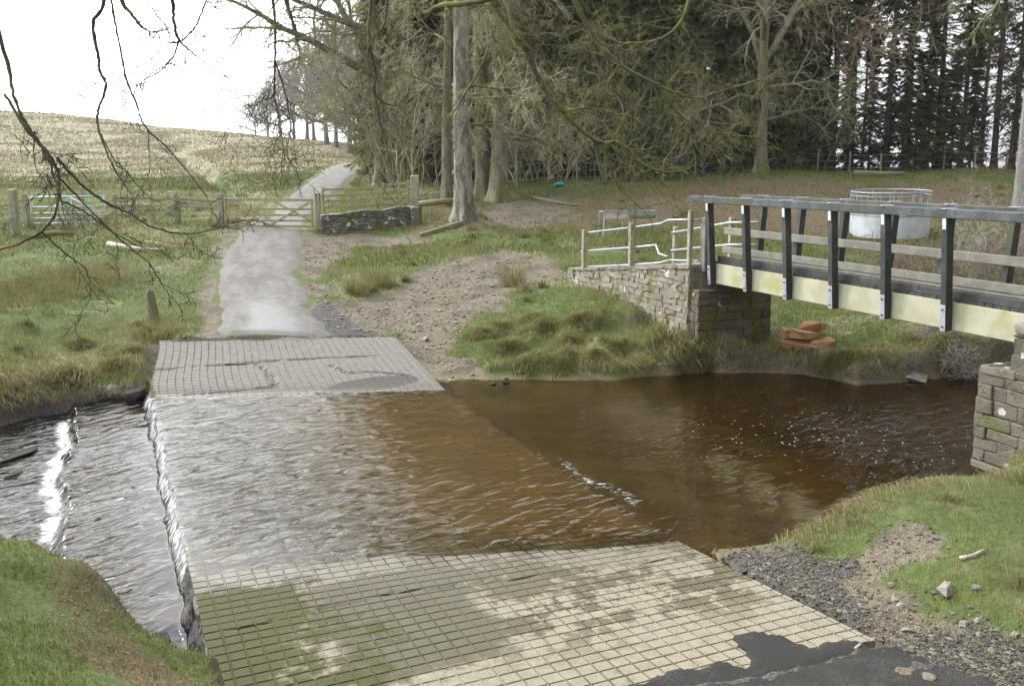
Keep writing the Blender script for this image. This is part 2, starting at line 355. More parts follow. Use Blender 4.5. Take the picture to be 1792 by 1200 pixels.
# damp stain patches on the near apron
damp = k.mul(k.rng(k.math('ADD', na, k.mul(nb_, .35)), .64, .69), k.rng(S_, -3.7, -2.6)); damp = k.mul(damp, k.rng(S_, 3, 2))
olive = k.mul(k.mul(k.rng(T_, .5, 1.4), k.rng(T_, 3.1, 2.2)), k.mul(k.rng(S_, -.55, -.9), k.rng(S_, -3.6, -2.6)))
olive = k.mul(k.rng(k.math('ADD', olive, k.mul(k.math('SUBTRACT', na, .5), 1.6)), .45, .75), k.rng(S_, 1, 0))
c = k.mix(damp, c, (.068, .050, .026)); c = k.mix(k.mul(olive, .85), c, (.06, .05, .028))
yel = k.mul(k.rng(S_, 1.0, 0), k.rng(na, .35, .6)); c = k.mix(k.mul(yel, .10), c, (.24, .225, .085))
moss = k.rng(k.math('ADD', k.math('ADD', k.mul(k.rng(T_, 2.3, .3), k.rng(S_, -.05, -.9)), k.mul(k.rng(T_, .22, .02), k.rng(S_, 8.6, 9))), k.math('ADD', k.mul(k.math('SUBTRACT', nb_, .5), 1.5), k.mul(k.math('SUBTRACT', na, .5), 2.2))), .35, .8)
c = k.mix(moss, c, k.mix(k.rng(nc, .4, .6), (.036, .038, .007), (.070, .062, .013)))
gr = k.attr('groove', 'Fac')
worn = k.math('MAXIMUM', k.math('MAXIMUM', k.rng(k.math('ADD', T_, k.mul(na, 1.6)), 2.6, 3.6), k.rng(S_, -1.6, -1.3)), 0)
c = k.mix(k.mul(k.mul(gr, worn), k.mul(k.rng(k.math('ADD', k.mul(nb_, .5), k.mul(na, .5)), .38, .58, .15, .92), k.rng(S_, 5, 8, 1, .6))), c, (.075, .06, .038))
pud = k.rng(k.math('ADD', k.math('ADD', k.math('POWER', k.mul(k.math('SUBTRACT', S_, 8.1), 2.6), 2), k.math('POWER', k.mul(k.math('SUBTRACT', T_, 4.1), 1.0), 2)), k.mul(k.math('SUBTRACT', nb_, .5), .9)), 1.0, .75); c = k.mix(k.mul(pud, .85), c, (.06, .056, .05))
wetb = k.rng(D_, .10, .0)             # height above the water: damp margin
c = k.mix(k.mul(k.mul(wetb, .62), k.math('SUBTRACT', 1, k.mul(moss, .8))), c, (.10, .085, .058))
c = k.mix(k.rng(D_, -.01, -.05), c, k.mix(k.rng(k.math('ADD', T_, k.mul(na, 2.4)), 2.2, 5.2), (.075, .068, .052), k.mix(k.rng(k.math('ADD', k.mul(nb_, .5), k.mul(na, .5)), .35, .65), (.20, .135, .055), (.12, .08, .03))))
rgh = k.fmix(k.mul(k.math('MAXIMUM', k.mul(damp, .35), k.rng(D_, .035, .0)), k.math('SUBTRACT', 1, moss)), .88, .36)
M_CONC = k.done(k.pbr(c, rgh, k.bump(k.math('ADD', k.mul(nb_, .6), nc), .012), .4))
# ---- asphalt
k = NT('worn_lane_asphalt'); ov = k.attr('st'); sp = k.sep(ov)
n1 = k.noise(k.map(ov, (.8, 2.2, 1)), 1.0, 7, .6); n2 = k.noise(ov, 60, 4, .7); n3 = k.noise(ov, 6, 6, .65)
c = k.mix(k.rng(n1, .36, .66), (.115, .103, .088), (.175, .16, .14)); c = k.mix(k.rng(n3, .50, .72), c, (.085, .078, .068))
crk = k.rng(k.voro(k.map(ov, (.5, .9, 1)), 1.2, 'DISTANCE_TO_EDGE'), .0, .012, 1, 0)
dampm = k.mul(k.mul(k.rng(sp[1], -.75, -.25), k.rng(k.math('ADD', sp[1], k.mul(n1, 1.2)), 1.3, .9)), k.rng(k.math('ADD', sp[0], k.mul(n3, 3)), 7.5, 5.0))
c = k.mix(k.mul(crk, .5), c, (.08, .07, .06)); c = k.mix(k.mul(dampm, .8), c, (.14, .135, .13))
edge = k.rng(k.math('ADD', k.math('ABSOLUTE', sp[1]), k.mul(n3, .5)), 1.2, 1.45); c = k.mix(k.mul(edge, .8), c, (.125, .10, .072))
M_LANE = k.done(k.pbr(c, k.fmix(dampm, .9, .55), k.bump(k.math('ADD', k.mul(n2, .5), k.mul(n3, 1)), .012), .4))
M_DARKASPH = simple('dark_patched_asphalt', (.034, .031, .027), [(3, (.056, .051, .045), .45, .65), (40, (.028, .028, .028), .4, .6), (1.2, (.09, .078, .06), .58, .7)], .95, (70, .01), .15)
# ---- peaty water
k = NT('peaty_water'); st = k.attr('st'); S_, T_, _z = k.sep(st); fo = k.attr('foam', 'Fac'); ch = k.attr('chop', 'Fac')  # foam also carries the sky reflection painted at the far waterline
v1 = k.map(k.map(st, (1, 1, 1), (0, 0, rad(24))), (2.1, .8, 1))
w1 = k.noise(v1, 2.5, 2, .4, .6); w2 = k.noise(k.map(k.map(st, (1, 1, 1), (0, 0, rad(-8))), (3.0, 1.0, 1)), 3.1, 3, .5, .4); w3 = k.noise(st, 16, 3, .6)
hgt = k.math('ADD', k.math('ADD', k.mul(w1, 1.0), k.mul(w2, .22)), k.mul(w3, .018))
nrm = k.bump(hgt, .074, ch)
fr = k.n('ShaderNodeFresnel'); fr.inputs[0].default_value = 1.333; k.l(nrm, fr.inputs['Normal'])
gls = k.n('ShaderNodeBsdfGlossy'); gls.inputs['Roughness'].default_value = .06; k.l(nrm, gls.inputs['Normal'])
trn = k.n('ShaderNodeBsdfTransparent'); k.set(trn.inputs[0], k.mix(k.attr('deep', 'Fac'), (.91, .84, .68), (.60, .475, .26)))
ms = k.n('ShaderNodeMixShader'); k.l(fr.outputs[0], ms.inputs[0]); k.l(trn.outputs[0], ms.inputs[1]); k.l(gls.outputs[0], ms.inputs[2])
fd = k.pbr((.86, .88, .88), .6)
fn = k.noise(k.map(st, (2.4, .8, 1)), 9, 6, .75); fl = k.mul(k.rng(k.math('ADD', fo, k.mul(k.math('SUBTRACT', fn, .5), 3.2)), .45, 1.25), .85)
speck = k.mul(k.rng(k.voro(k.map(st, (1, 1.6, 1)), 6.5), .125, .08), k.attr('speck', 'Fac')); fl = k.math('MAXIMUM', fl, k.mul(speck, .8))
m2 = k.n('ShaderNodeMixShader'); k.l(fl, m2.inputs[0]); k.l(ms.outputs[0], m2.inputs[1]); k.l(fd, m2.inputs[2])
M_WATER = k.done(m2.outputs[0])
# ---- others
M_GRASS = None
k = NT('grass_blades'); gc = k.attr('gcol', 'Color')
d = k.n('ShaderNodeBsdfDiffuse'); k.l(gc, d.inputs[0]); tr = k.n('ShaderNodeBsdfTranslucent'); k.l(gc, tr.inputs[0])
ms = k.n('ShaderNodeMixShader'); ms.inputs[0].default_value = .3; k.l(d.outputs[0], ms.inputs[1]); k.l(tr.outputs[0], ms.inputs[2]); M_GRASS = k.done(ms.outputs[0])
def stonemat(name, a, b, dk, lich=.0, moss=0.0):
    k = NT(name); ov = k.obj(); r = k.attr('rnd', 'Fac'); n1 = k.noise(ov, 5, 6, .65); n2 = k.noise(ov, 35, 5, .7)
    c = k.mix(r, a, b); c = k.mix(k.rng(n1, .5, .72), c, dk); c = k.mix(k.rng(n2, .55, .75), c, dk)
    if lich: c = k.mix(k.rng(k.noise(ov, 3.2, 3, .5, .3), .74 - lich, .77 - lich), c, (.55, .54, .48))
    if moss: c = k.mix(k.rng(k.math('ADD', k.noise(ov, 2.2, 5), k.mul(k.noise(ov, 14, 4), .4)), .86 - moss, .98 - moss), c, (.12, .125, .03))
    return k.done(k.pbr(c, .9, k.bump(k.math('ADD', n1, n2), .03), .25))
M_WALL = stonemat('rubble_sandstone', (.23, .195, .15), (.34, .30, .235), (.11, .095, .075), .10, .12)
M_PIER = stonemat('dark_pier_stone', (.105, .085, .06), (.165, .13, .095), (.06, .052, .04), .05, .2)
M_NPIER = stonemat('grey_brown_pier_stone', (.135, .115, .085), (.20, .175, .135), (.075, .065, .05), .09, .06)
M_DRY = stonemat('dry_wall_stone', (.13, .115, .095), (.24, .22, .19), (.07, .065, .055), .14, .1)
M_STONE = stonemat('loose_stone', (.21, .185, .145), (.35, .315, .255), (.13, .11, .08))
M_DKSTONE = stonemat('wet_dark_stone', (.035, .033, .028), (.06, .055, .045), (.02, .02, .018))
M_RED = stonemat('orange_sandstone_rubble', (.36, .19, .085), (.46, .27, .14), (.24, .12, .06))
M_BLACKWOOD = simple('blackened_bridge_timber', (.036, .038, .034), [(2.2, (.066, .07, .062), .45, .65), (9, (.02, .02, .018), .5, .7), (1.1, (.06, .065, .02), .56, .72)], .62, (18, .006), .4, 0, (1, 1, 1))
M_HAND = simple('handrail_timber', (.075, .08, .078), [(3, (.12, .125, .12), .42, .65), (14, (.05, .052, .05), .55, .7), (1.2, (.08, .09, .045), .56, .72)], .85, (22, .004), .2)
M_GREYWOOD = simple('weathered_grey_board', (.16, .149, .124), [(4, (.22, .206, .172), .4, .65), (22, (.11, .095, .078), .55, .75), (1.3, (.19, .185, .10), .58, .7)], .85, (40, .004))
M_PALEBEAM = simple('pale_laminated_beam', (.36, .34, .225), [(1.6, (.43, .41, .30), .4, .6), (1.3, (.30, .30, .10), .52, .74), (10, (.34, .31, .19), .6, .8)], .75, (20, .003), .3)
M_POST = simple('weathered_fence_timber', (.31, .27, .20), [(5, (.40, .36, .28), .4, .65), (20, (.19, .16, .12), .55, .75), (1.7, (.24, .235, .10), .6, .75)], .9, (30, .006), .2)
M_GATEWOOD = simple('mossy_gate_timber', (.40, .35, .22), [(2.5, (.33, .31, .12), .45, .65), (12, (.28, .24, .16), .5, .7)], .85, (30, .004), .2)
M_GALV = simple('galvanised_steel', (.36, .375, .385), [(6, (.28, .295, .30), .45, .65), (25, (.24, .24, .23), .6, .8)], .5, (60, .001), .5, .4)
M_PLATE = simple('zinc_bolt_plate', (.42, .44, .46), [(8, (.34, .35, .37), .45, .65)], .45, (60, .001), .5, .35)
M_BOLT = simple('dark_bolt', (.06, .06, .07), [], .5, None, .5, .6)
M_SHEET = simple('pale_sheet_steel', (.60, .63, .64), [(3, (.50, .52, .53), .4, .65), (12, (.40, .38, .35), .64, .8)], .5, (20, .004), .4, .25)
M_RUSTWHITE = simple('rusty_white_panel', (.62, .57, .5), [(4, (.42, .24, .15), .5, .66)], .6, (20, .003))
M_BLUEGATE = simple('pale_blue_steel', (.42, .55, .62), [(6, (.5, .58, .6), .45, .65)], .5, (40, .001), .5, .2)
M_TEAL = simple('teal_plastic', (.03, .35, .30), [(9, (.05, .45, .4), .4, .6)], .5, (20, .01))
M_BARK = None
def barkmat(name, a, b, moss, lich, ms=.5):
    k = NT(name); ov = k.map(k.obj(), (1, 1, .35)); n1 = k.noise(ov, 3.2, 7, .65); n2 = k.noise(k.obj(), 14, 6, .7); n3 = k.noise(k.map(k.obj(), (1, 1, .5)), 1.1, 5, .6)
    c = k.mix(k.rng(n1, .43, .57), a, b); c = k.mix(k.rng(n3, ms, ms + .14), c, moss); c = k.mix(k.rng(n2, .55, .63), c, lich)
    h = k.n('ShaderNodeHueSaturation'); k.set(h.inputs['Color'], c); k.set(h.inputs['Value'], k.rng(k.n('ShaderNodeObjectInfo').outputs['Random'], 0, 1, .8, 1.15, False))
    return k.done(k.pbr(h.outputs[0], .95, k.bump(k.math('ADD', n1, k.mul(n2, .6)), .11), .15))
M_BEECH = barkmat('pale_lichened_bark', (.40, .36, .29), (.17, .15, .12), (.17, .165, .07), (.46, .45, .40), .56)
M_BEECHM = barkmat('mossy_bark', (.26, .23, .165), (.15, .135, .09), (.17, .16, .05), (.40, .38, .31), .46)
M_FARBARK = barkmat('grey_far_bark', (.27, .25, .23), (.18, .165, .15), (.2, .19, .12), (.33, .31, .29), .6)
M_TWIG = simple('bare_twigs', (.38, .34, .245), [(.8, (.29, .275, .13), .42, .6), (2, (.22, .19, .125), .5, .7)], .95, None, .1, rnd=.25)
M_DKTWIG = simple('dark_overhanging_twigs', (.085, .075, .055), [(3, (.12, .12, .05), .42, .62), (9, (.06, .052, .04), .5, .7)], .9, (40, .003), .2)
M_MOSSTWIG = simple('mossy_overhanging_bark', (.14, .125, .075), [(2, (.19, .19, .06), .42, .6), (9, (.09, .08, .05), .5, .7)], .95, (40, .004), .1)
M_FARTWIG = simple('grey_far_twigs', (.30, .27, .24), [(.6, (.24, .21, .18), .42, .6)], 1, None, .1, rnd=.2)
M_PINEBARK = simple('spruce_bark', (.105, .082, .065), [(4, (.16, .125, .09), .45, .65), (2, (.06, .065, .03), .55, .7)], .95, (12, .02), .1, 0, (1, 1, .4), rnd=.3)
M_DEAD = simple('dead_spruce_twigs', (.19, .145, .095), [(1.2, (.23, .195, .10), .42, .6), (.7, (.21, .115, .065), .55, .7)], 1, None, .1, rnd=.3)
M_NEEDLE = leafmat('spruce_needles', (.085, .11, .05), (.14, .15, .065), None, .35, .3, .5)
M_NEEDLE2 = leafmat('olive_spruce_needles', (.16, .17, .065), (.25, .23, .10), None, .35, .3, .5)
M_RUSH = leafmat('rushes', (.13, .13, .045), (.30, .25, .12), None, .3, .1, 5)
M_LEAF = simple('dead_beech_leaves', (.13, .07, .035), [(20, (.20, .11, .055), .42, .6)], .8, None, .2)
M_SHRUB = simple('reddish_bare_shrub', (.24, .165, .13), [(1.5, (.20, .17, .11), .42, .6)], .95, None, .1)
M_LOG = simple('fallen_mossy_log', (.22, .185, .14), [(3, (.20, .19, .06), .45, .6), (14, (.12, .10, .08), .5, .7)], .95, (20, .01), .15)
M_DRIFT = simple('bleached_stick', (.42, .38, .32), [(8, (.28, .24, .19), .5, .7)], .9, (30, .003), .2)
M_STRAP = simple('white_strap', (.62, .66, .68), [(9, (.5, .53, .55), .5, .7)], .5, None, .4, .2)
# ------------------------------------------------------------------ the ground sheet
def axis(lo, hi, step, far_lo, far_hi, g=1.09):
    a = list(np.arange(lo, hi, step)); s = step
    while a[-1] < far_hi: s *= g; a.append(a[-1] + s)
    s = step; b = [lo]
    while b[-1] > far_lo: s *= g; b.append(b[-1] - s)
    return np.array(b[:0:-1] + a)
xs = axis(-13, 14, .115, -420, 420); ys = axis(4.5, 32, .115, -40, 480, 1.055)
GX, GY = np.meshgrid(xs, ys); GZ = height(GX, GY)
def gz(x, y):
    """fast height by interpolation in the ground sheet"""
    x = np.asarray(x, float); y = np.asarray(y, float)
    i = np.clip(np.searchsorted(xs, x) - 1, 0, len(xs) - 2); j = np.clip(np.searchsorted(ys, y) - 1, 0, len(ys) - 2)
    fx = (x - xs[i]) / (xs[i + 1] - xs[i]); fy = (y - ys[j]) / (ys[j + 1] - ys[j])
    return (GZ[j, i] * (1 - fx) + GZ[j, i + 1] * fx) * (1 - fy) + (GZ[j + 1, i] * (1 - fx) + GZ[j + 1, i + 1] * fx) * fy
def hit(u, v):
    """where the sight line of a photo pixel first meets the ground"""
    t = np.concatenate([np.arange(4, 40, .04), np.arange(40, 160, .2)]); a = (u - 896) / FPX; b = (v - 600) / FPX
    x = a * t; y = (CP - b * SP) * t; z = CAMZ - (SP + b * CP) * t
    k_ = np.nonzero(z < gz(x, y))[0]; i = k_[0] if len(k_) else len(t) - 1
    return np.array([x[i], y[i], gz(x[i], y[i])])
def wpoly(px): return [tuple(hit(u, v)[:2]) for u, v in px]
PA = wpoly([(530,408),(560,412),(640,408),(760,415),(740,425),(640,432),(590,455),(565,485),(575,520),(640,535),(690,515),(720,480),(790,452),(880,440),(960,455),(990,478),(930,500),(870,540),(820,580),(800,620),(835,655),(770,690),(690,590),(560,595),(542,540),(525,470)])
PB = wpoly([(345,600),(350,560),(345,500),(372,430),(400,402),(428,402),(398,440),(382,480),(385,540),(388,598)])
PC = wpoly([(190,570),(285,600),(270,640),(215,605)])
PD = [tuple(P(u, v, z=zz)[:2]) for u, v, zz in [(1180,948,0),(1400,955,.1),(1520,1000,.3),(1640,1055,.45),(1800,1085,.5),(1950,1100,.5),(1950,1300,.5),(1000,1300,.4),(1000,1190,.3),(1500,1130,.3),(1390,1050,.2)]]
PF = wpoly([(760,390),(830,352),(1000,338),(1300,318),(1780,318),(1900,330),(1900,400),(1500,418),(1300,405),(1180,398),(1000,398),(880,402)])
PG = [tuple(P(u, v, z=1.0)[:2]) for u, v in [(20,990),(130,985),(230,1060),(330,1150),(260,1190),(120,1120),(60,1060)]]
PW = wpoly([(542,560),(560,515),(585,530),(610,565),(680,592),(600,596),(560,594)])
PE = [tuple(P(u, v, z=.45)[:2]) for u, v in [(1520,935),(1600,928),(1650,955),(1640,985),(1560,975),(1500,962)]]
PT = wpoly([(840,365),(900,347),(1000,345),(1015,380),(960,396),(880,402),(830,392)])
PS = wpoly([(640,300),(700,280),(780,290),(790,335),(730,345),(650,330)])
def masks(x, y):
    wob = (fbm(x * .8, y * .8, 41) - .5)
    e = sst(poly_sdf(x, y, PA) + wob * 1.3, -.25, .35)
    e = np.maximum(e, .9 * sst(poly_sdf(x, y, PB) + wob * 1.0, -.2, .25)); e = np.maximum(e, .9 * sst(poly_sdf(x, y, PC) + wob * .8, -.2, .3))
    e = np.maximum(e, .7 * sst(poly_sdf(x, y, PE) + wob * .8, -.2, .2)); e = np.maximum(e, .8 * sst(poly_sdf(x, y, PT) + wob * 2, -.6, .6))
    dk = sst(poly_sdf(x, y, PD) + wob * .9, -.2, .35); e = np.maximum(e, dk * .9)
    dk = np.maximum(dk * sst(fbm(x * 1.1, y * 1.1, 47), .36, .58), .9 * sst(poly_sdf(x, y, PW) + wob * .7, -.15, .25))
    li = .85 * sst(poly_sdf(x, y, PF) + wob * 6, -2, 2); li = np.maximum(li, .46 * sst(poly_sdf(x, y, PG) + wob * 1.2, -.2, .3))
    li = li * (.6 + .7 * sst(fbm(x * .35, y * .35, 43, 4), .38, .6))
    r = np.hypot(x, y)
    stw = sst(r + wob * 16, 62, 78) * sst(x, 4, -4); stw = np.maximum(stw, .8 * sst(poly_sdf(x, y, PS) + wob * 3, -1, 1))
    stw = np.maximum(stw, .45 * sst(fbm(x * .5, y * .5, 53, 4), .52, .68) * sst(r, 12, 18))
    # wood floor below the plantation
    li = np.maximum(li, .9 * sst(y + .25 * np.abs(x - 12) * .2, 50, 56) * sst(x, -10, -6))
    return e, stw, li, dk
ME, MS, ML, MD = masks(GX, GY)
gy_, gx_ = np.gradient(GZ, ys, xs); slope = np.hypot(gx_, gy_)
steep = sst(slope, .75, 1.5) * (np.hypot(GX, GY) < 40)
ME = np.maximum(ME, steep * .95); MD = np.maximum(MD, steep * np.where((GX > 5) & (GY > 17), .35, .4))
_sg, _tg = to_st(GX, GY); MD = np.maximum(MD, sst(_tg, .1, -.1) * (GZ < -.35) * (np.hypot(GX, GY) < 40))
grd = tag(obj('ground', grid_mesh('ground', GX, GY, GZ, M_GROUND, attrs={'mask': ('FLOAT_VECTOR', np.stack([ME, MS, ML], -1).reshape(-1, 3)), 'dark': ('FLOAT', MD.ravel()), 'lev': ('FLOAT', (GZ + .42 * sst(to_st(GX, GY)[1], .3, -.3)).ravel())})), kind='structure')
# ------------------------------------------------------------------ the ford slab with its grooves
def groove_axis(a, b, sp, gw=.0115):
    v = [a]; g = [0.]
    x = math.ceil(a / sp) * sp
    while x < b - .03:
        if x > a + .05:
            for q, f in ((-gw, 0), (-gw * .45, 1), (gw * .45, 1), (gw, 0)): v.append(x + q); g.append(f)
            v.append(x + sp * .5); g.append(0)
        x += sp
    if v[-1] > b - .02: v.pop(); g.pop()
    v.append(b); g.append(0); return np.array(v), np.array(g)
sv, sg = groove_axis(S0, 12.3, .16); tv, tg = groove_axis(0, TW, .155)
SS, TT = np.meshgrid(sv, tv, indexing='ij')
far_scale = np.where(SS > 6, (slab_end(TT) - 6) / (12.3 - 6), 1); SS2 = np.where(SS > 6, 6 + (SS - 6) * far_scale, SS)
GR = np.maximum(sg[:, None] * np.ones_like(TT), tg[None] * np.ones_like(TT))
# the left edge bows slightly, the near end is broken and has a notch
TT2 = TT + .25 * sst(SS2, 9, 12.3) * (1 - TT / TW) * 1.4
jagn = (fbm(TT * 3.1, TT * 0 + 3, 61) - .5)
SS2 = np.where(SS < -4.1, SS2 + (-4.1 - SS) * np.clip(.3 + jagn * 2.5, 0, .95), SS2)
ZZ = slab_z(SS2, TT2)
groove_depth = .010 * sst(np.abs(ZZ + .09), .0, .06) + .003
ZZ = ZZ - GR * groove_depth * (.6 + .8 * vnoise(SS * 3, TT * 3, 5)) + (fbm(SS * .7, TT * .7, 63) - .5) * .022 
# open joints and the cracked hole in the far apron
def crack(ps, w_):
    return sst(line_dist(SS2 + (fbm(SS * 6, TT * 6, 66) - .5) * .10, TT2 + (fbm(SS * 5, TT * 5, 67) - .5) * .12, ps), w_, w_ * .35)
CR = np.maximum.reduce([crack([(10.45, 0), (10.3, 1.0), (10.2, 2.0), (9.95, 3.6), (9.7, 4.6)], .035), crack([(10.2, 1.55), (10.12, 2.6)], .085), crack([(10.2, 2.12), (9.3, 2.3), (8.55, 2.28)], .06),
                        crack([(8.6, 2.35), (8.65, 1.4), (8.75, .6)], .035), crack([(9.45, 3.55), (8.9, 3.75), (8.75, 4.3), (8.3, 4.9)], .045), crack([(-1.5, 0), (-1.29, 1.8), (-1.5, 3.6), (-1.7, TW)], .03) * .45])
ZZ = ZZ - CR * .045
WX, WY = from_st(SS2, TT2)
h_, w_ = SS.shape; top = np.stack([WX, WY, ZZ], -1).reshape(-1, 3); idx = np.arange(h_ * w_).reshape(h_, w_)
Q = np.stack([idx[:-1, :-1], idx[1:, :-1], idx[1:, 1:], idx[:-1, 1:]], -1).reshape(-1, 4)
rim = np.concatenate([idx[0, :], idx[1:, -1], idx[-1, -2::-1], idx[-2:0:-1, 0]]); low = top[rim].copy(); low[:, 2] -= .55
base = len(top); m_ = len(rim); a_ = np.arange(m_); b_ = (a_ + 1) % m_
Q2 = np.stack([rim[a_], base + a_, base + b_, rim[b_]], -1)
V = np.concatenate([top, low]); Q = np.concatenate([Q, Q2[:, ::-1]])
rimst = np.stack([SS2.ravel()[rim], TT2.ravel()[rim], low[:, 2]], -1)
stt = np.concatenate([np.stack([SS2, TT2, ZZ], -1).reshape(-1, 3), rimst]); gro = np.concatenate([np.maximum(GR, CR * 1.3).ravel(), np.zeros(m_)])
tag(obj('ford_slab', quads_mesh('ford_slab', V, Q, M_CONC, attrs={'st': ('FLOAT_VECTOR', stt), 'groove': ('FLOAT', gro)})), kind='structure')
M_APRON = simple('dark_wet_apron', (.035, .032, .026), [(5, (.055, .048, .036), .4, .6)], .6, (20, .01))
# sunken concrete step below the weir
ss = np.linspace(-.2, 9.6, 60); tt = np.linspace(-1.36, -.02, 10); A1, B1 = np.meshgrid(ss, tt, indexing='ij'); zz = -.36 - .05 * (-B1) + (fbm(A1, B1, 71) - .5) * .03
zz[:, 0] = -.85
X1, Y1 = from_st(A1, B1)
tag(obj('weir_apron', grid_mesh('weir_apron', X1, Y1, zz, M_APRON, attrs={'st': ('FLOAT_VECTOR', np.stack([A1, B1 * 0 + 3, B1 * 0 - .3], -1).reshape(-1, 3)), 'groove': ('FLOAT', A1.ravel() * 0)})), kind='structure')
# ------------------------------------------------------------------ the stream
sa = np.concatenate([np.linspace(-16, -3, 30)[:-1], np.arange(-3, 12.5, .09), np.linspace(12.6, 30, 30)])
ta = np.concatenate([np.linspace(-40, -6, 40)[:-1], np.arange(-6, -1.8, .08), np.arange(-1.8, .3, .03), np.arange(.35, 14, .1), np.linspace(14.2, 45, 60)])
A1, B1 = np.meshgrid(sa, ta, indexing='ij')
jig = (fbm(A1 * 1.3, A1 * 0, 73) - .5) * .12; B2 = B1 + jig; jig2 = (fbm(A1 * .9, A1 * 0 + 5, 74) - .5) * .35; B3 = B1 + jig2
ZW = -.27 * sst(B2, .03, -.16) - .05 * sst(B2, -.24, -1.25) - .15 * sst(B3, -1.30, -1.52) - .0005 * np.clip(-B1 - 1.6, 0, 60)
ZW = ZW + .012 * np.sin((A1 * 5 + B1 * 3 + fbm(A1 * 2, B1 * 2, 75) * 6)) * sst(B1, .1, -.1) * sst(B1, -9, -4) + .03 * (fbm(A1 * 4, B1 * 4, 77) - .5) * sst(np.abs(B3 + 1.5), .5, .1)
span = sst(A1, .05, .5) * sst(A1, 9.6, 9.1)
foam = .74 * sst(np.abs(B2 + .05), .14, .01) * span
foam = np.maximum(foam, 1.0 * sst(np.abs(B3 + 1.55), .27, .0) * (.35 + .85 * fbm(A1 * 2.5, B1 * 2.5, 78, 3)) * sst(A1, 2.2, 3.2) * sst(A1, 9.9, 9.3))
foam = np.maximum(foam, .34 * sst(B3, -2.5, -1.55) * sst(B3, -1.42, -1.5) * sst(A1, 1.5, 3) * sst(A1, 9.6, 8.5))
foam = np.maximum(foam, .58 * np.exp(-(((A1 - 2.4) / .7) ** 2 + ((B1 + 2.3) / .9) ** 2)))
foam = np.maximum(foam, .40 * sst(np.abs(A1 - (8.72 - .29 * B1)), .30, .05) * sst(B1, 0, .3) * sst(B1, 4.2, 2.5))  # white sky reflection along the far waterline, painted in as a pale band
foam = np.maximum(foam, .50 * sst(np.abs(B1 - 5.45 - .1 * np.sin(A1 * 3)), .22, .03) * sst(A1, -.3, .3) * sst(A1, 2.8, 1.8) * (.5 + fbm(A1 * 2.2, B1, 82)))
chop = .32 + .9 * sst(B1, 4.2, 1.5) + .25 * sst(B1, .2, -.4)
chop = chop * (.45 + 1.1 * fbm(A1 * .35, B1 * .25, 79, 3)) * sst(B1, 16, 6) + .12
chop = np.where(B1 < 0, .5 + (.5 + .6 * fbm(A1, B1, 76)) * sst(B1, -.2, -.8), chop); chop = chop * (1 - .6 * sst(np.abs(B1), .5, .0))
chop = np.where(B1 > 5.3, .14 + .75 * np.exp(-(((A1 - 1.9) / 1.5) ** 2 + ((B1 - 11.2) / 2.6) ** 2)), chop)
nearm = np.minimum(1, np.abs(A1 - (-.22 * B1)) / .9); chop = np.where((B1 > 0) & (B1 < 5.3), chop * (.25 + .75 * nearm), chop)
speck = .9 * np.exp(-(((A1 - 1.3) / 1.7) ** 2 + ((B1 - 10.2) / 2.2) ** 2)) + .5 * np.exp(-(((A1 - 2.6) / 1.2) ** 2 + ((B1 - 8.5) / 2) ** 2))
deep = sst(B1 + (fbm(A1 * .5, B1 * .5, 80) - .5) * 2.5, 3.6, 11) * sst(A1, -1.9, .2) * sst(A1, 8.5, 6); deep = np.maximum(deep, .3 * sst(B1, 2.0, 5))
deep = np.where(B1 < 0, .55, deep)
XW, YW = from_st(A1, B1)
wl = poly_sdf(XW, YW, RIVER); keep = (wl > -1.6); kq = keep[:-1, :-1] & keep[1:, 1:]
tag(obj('water', grid_mesh('water', XW, YW, ZW, M_WATER, attrs={'st': ('FLOAT_VECTOR', np.stack([A1, B1, ZW], -1).reshape(-1, 3)), 'foam': ('FLOAT', foam.ravel()), 'chop': ('FLOAT', chop.ravel()), 'speck': ('FLOAT', speck.ravel()), 'deep': ('FLOAT', deep.ravel())}, keep=kq)), kind='structure')
# ------------------------------------------------------------------ lane and near asphalt
lv = np.array(LANE, float); tq = np.concatenate([np.arange(20.7, 60, .3), np.arange(60, 95, 1.0)])
ul = np.interp(tq, lv[:, 3], lv[:, 1]); ur = np.interp(tq, lv[:, 3], lv[:, 2])
def smooth(a): return np.convolve(np.pad(a, 3, mode='edge'), np.ones(7) / 7, 'valid')
ul, ur = smooth(ul), smooth(ur); vv = np.interp(tq, lv[:, 3], lv[:, 0])
xl = (ul - 896) / FPX * tq; xr = (ur - 896) / FPX * tq; yy = (CP - (vv - 600) / FPX * SP) * tq
xl -= (fbm(tq * 1.7, tq * 0, 81) - .5) * .45 * sst(tq, 60, 30); xr += (fbm(tq * 1.9, tq * 0 + 7, 83) - .5) * .5 * sst(tq, 60, 30) + .35 * np.exp(-((tq - 22) / 1.0) ** 2)
f = np.linspace(0, 1, 13); LX = xl[:, None] * (1 - f) + xr[:, None] * f; LY = yy[:, None] + 0 * f
LZ = gz(LX, LY) + (.03 + .0007 * tq[:, None]) * np.where((f > .01) & (f < .99), 1, -.6) + .02 * (1 - (2 * f - 1) ** 2)
_s, _t = to_st(LX, LY); LZ = np.where((_s < slab_end(_t) + .02) & (_t < TW), np.minimum(LZ, slab_z(_s, _t) - .06), LZ)
along = np.concatenate([[0], np.cumsum(np.hypot(np.diff(LX[:, 6]), np.diff(LY[:, 6])))])
tag(obj('lane', grid_mesh('lane', LX, LY, LZ, M_LANE, attrs={'st': ('FLOAT_VECTOR', np.stack([along[:, None] + 0 * f, (f - .5) * 2.4 + 0 * LX, LZ], -1).reshape(-1, 3))})), kind='structure')
ss = np.linspace(-9, -3.3, 130); tt = np.linspace(.9, 6.6, 130); A1, B1 = np.meshgrid(ss, tt, indexing='ij')
X1, Y1 = from_st(A1, B1); hh = gz(X1, Y1)
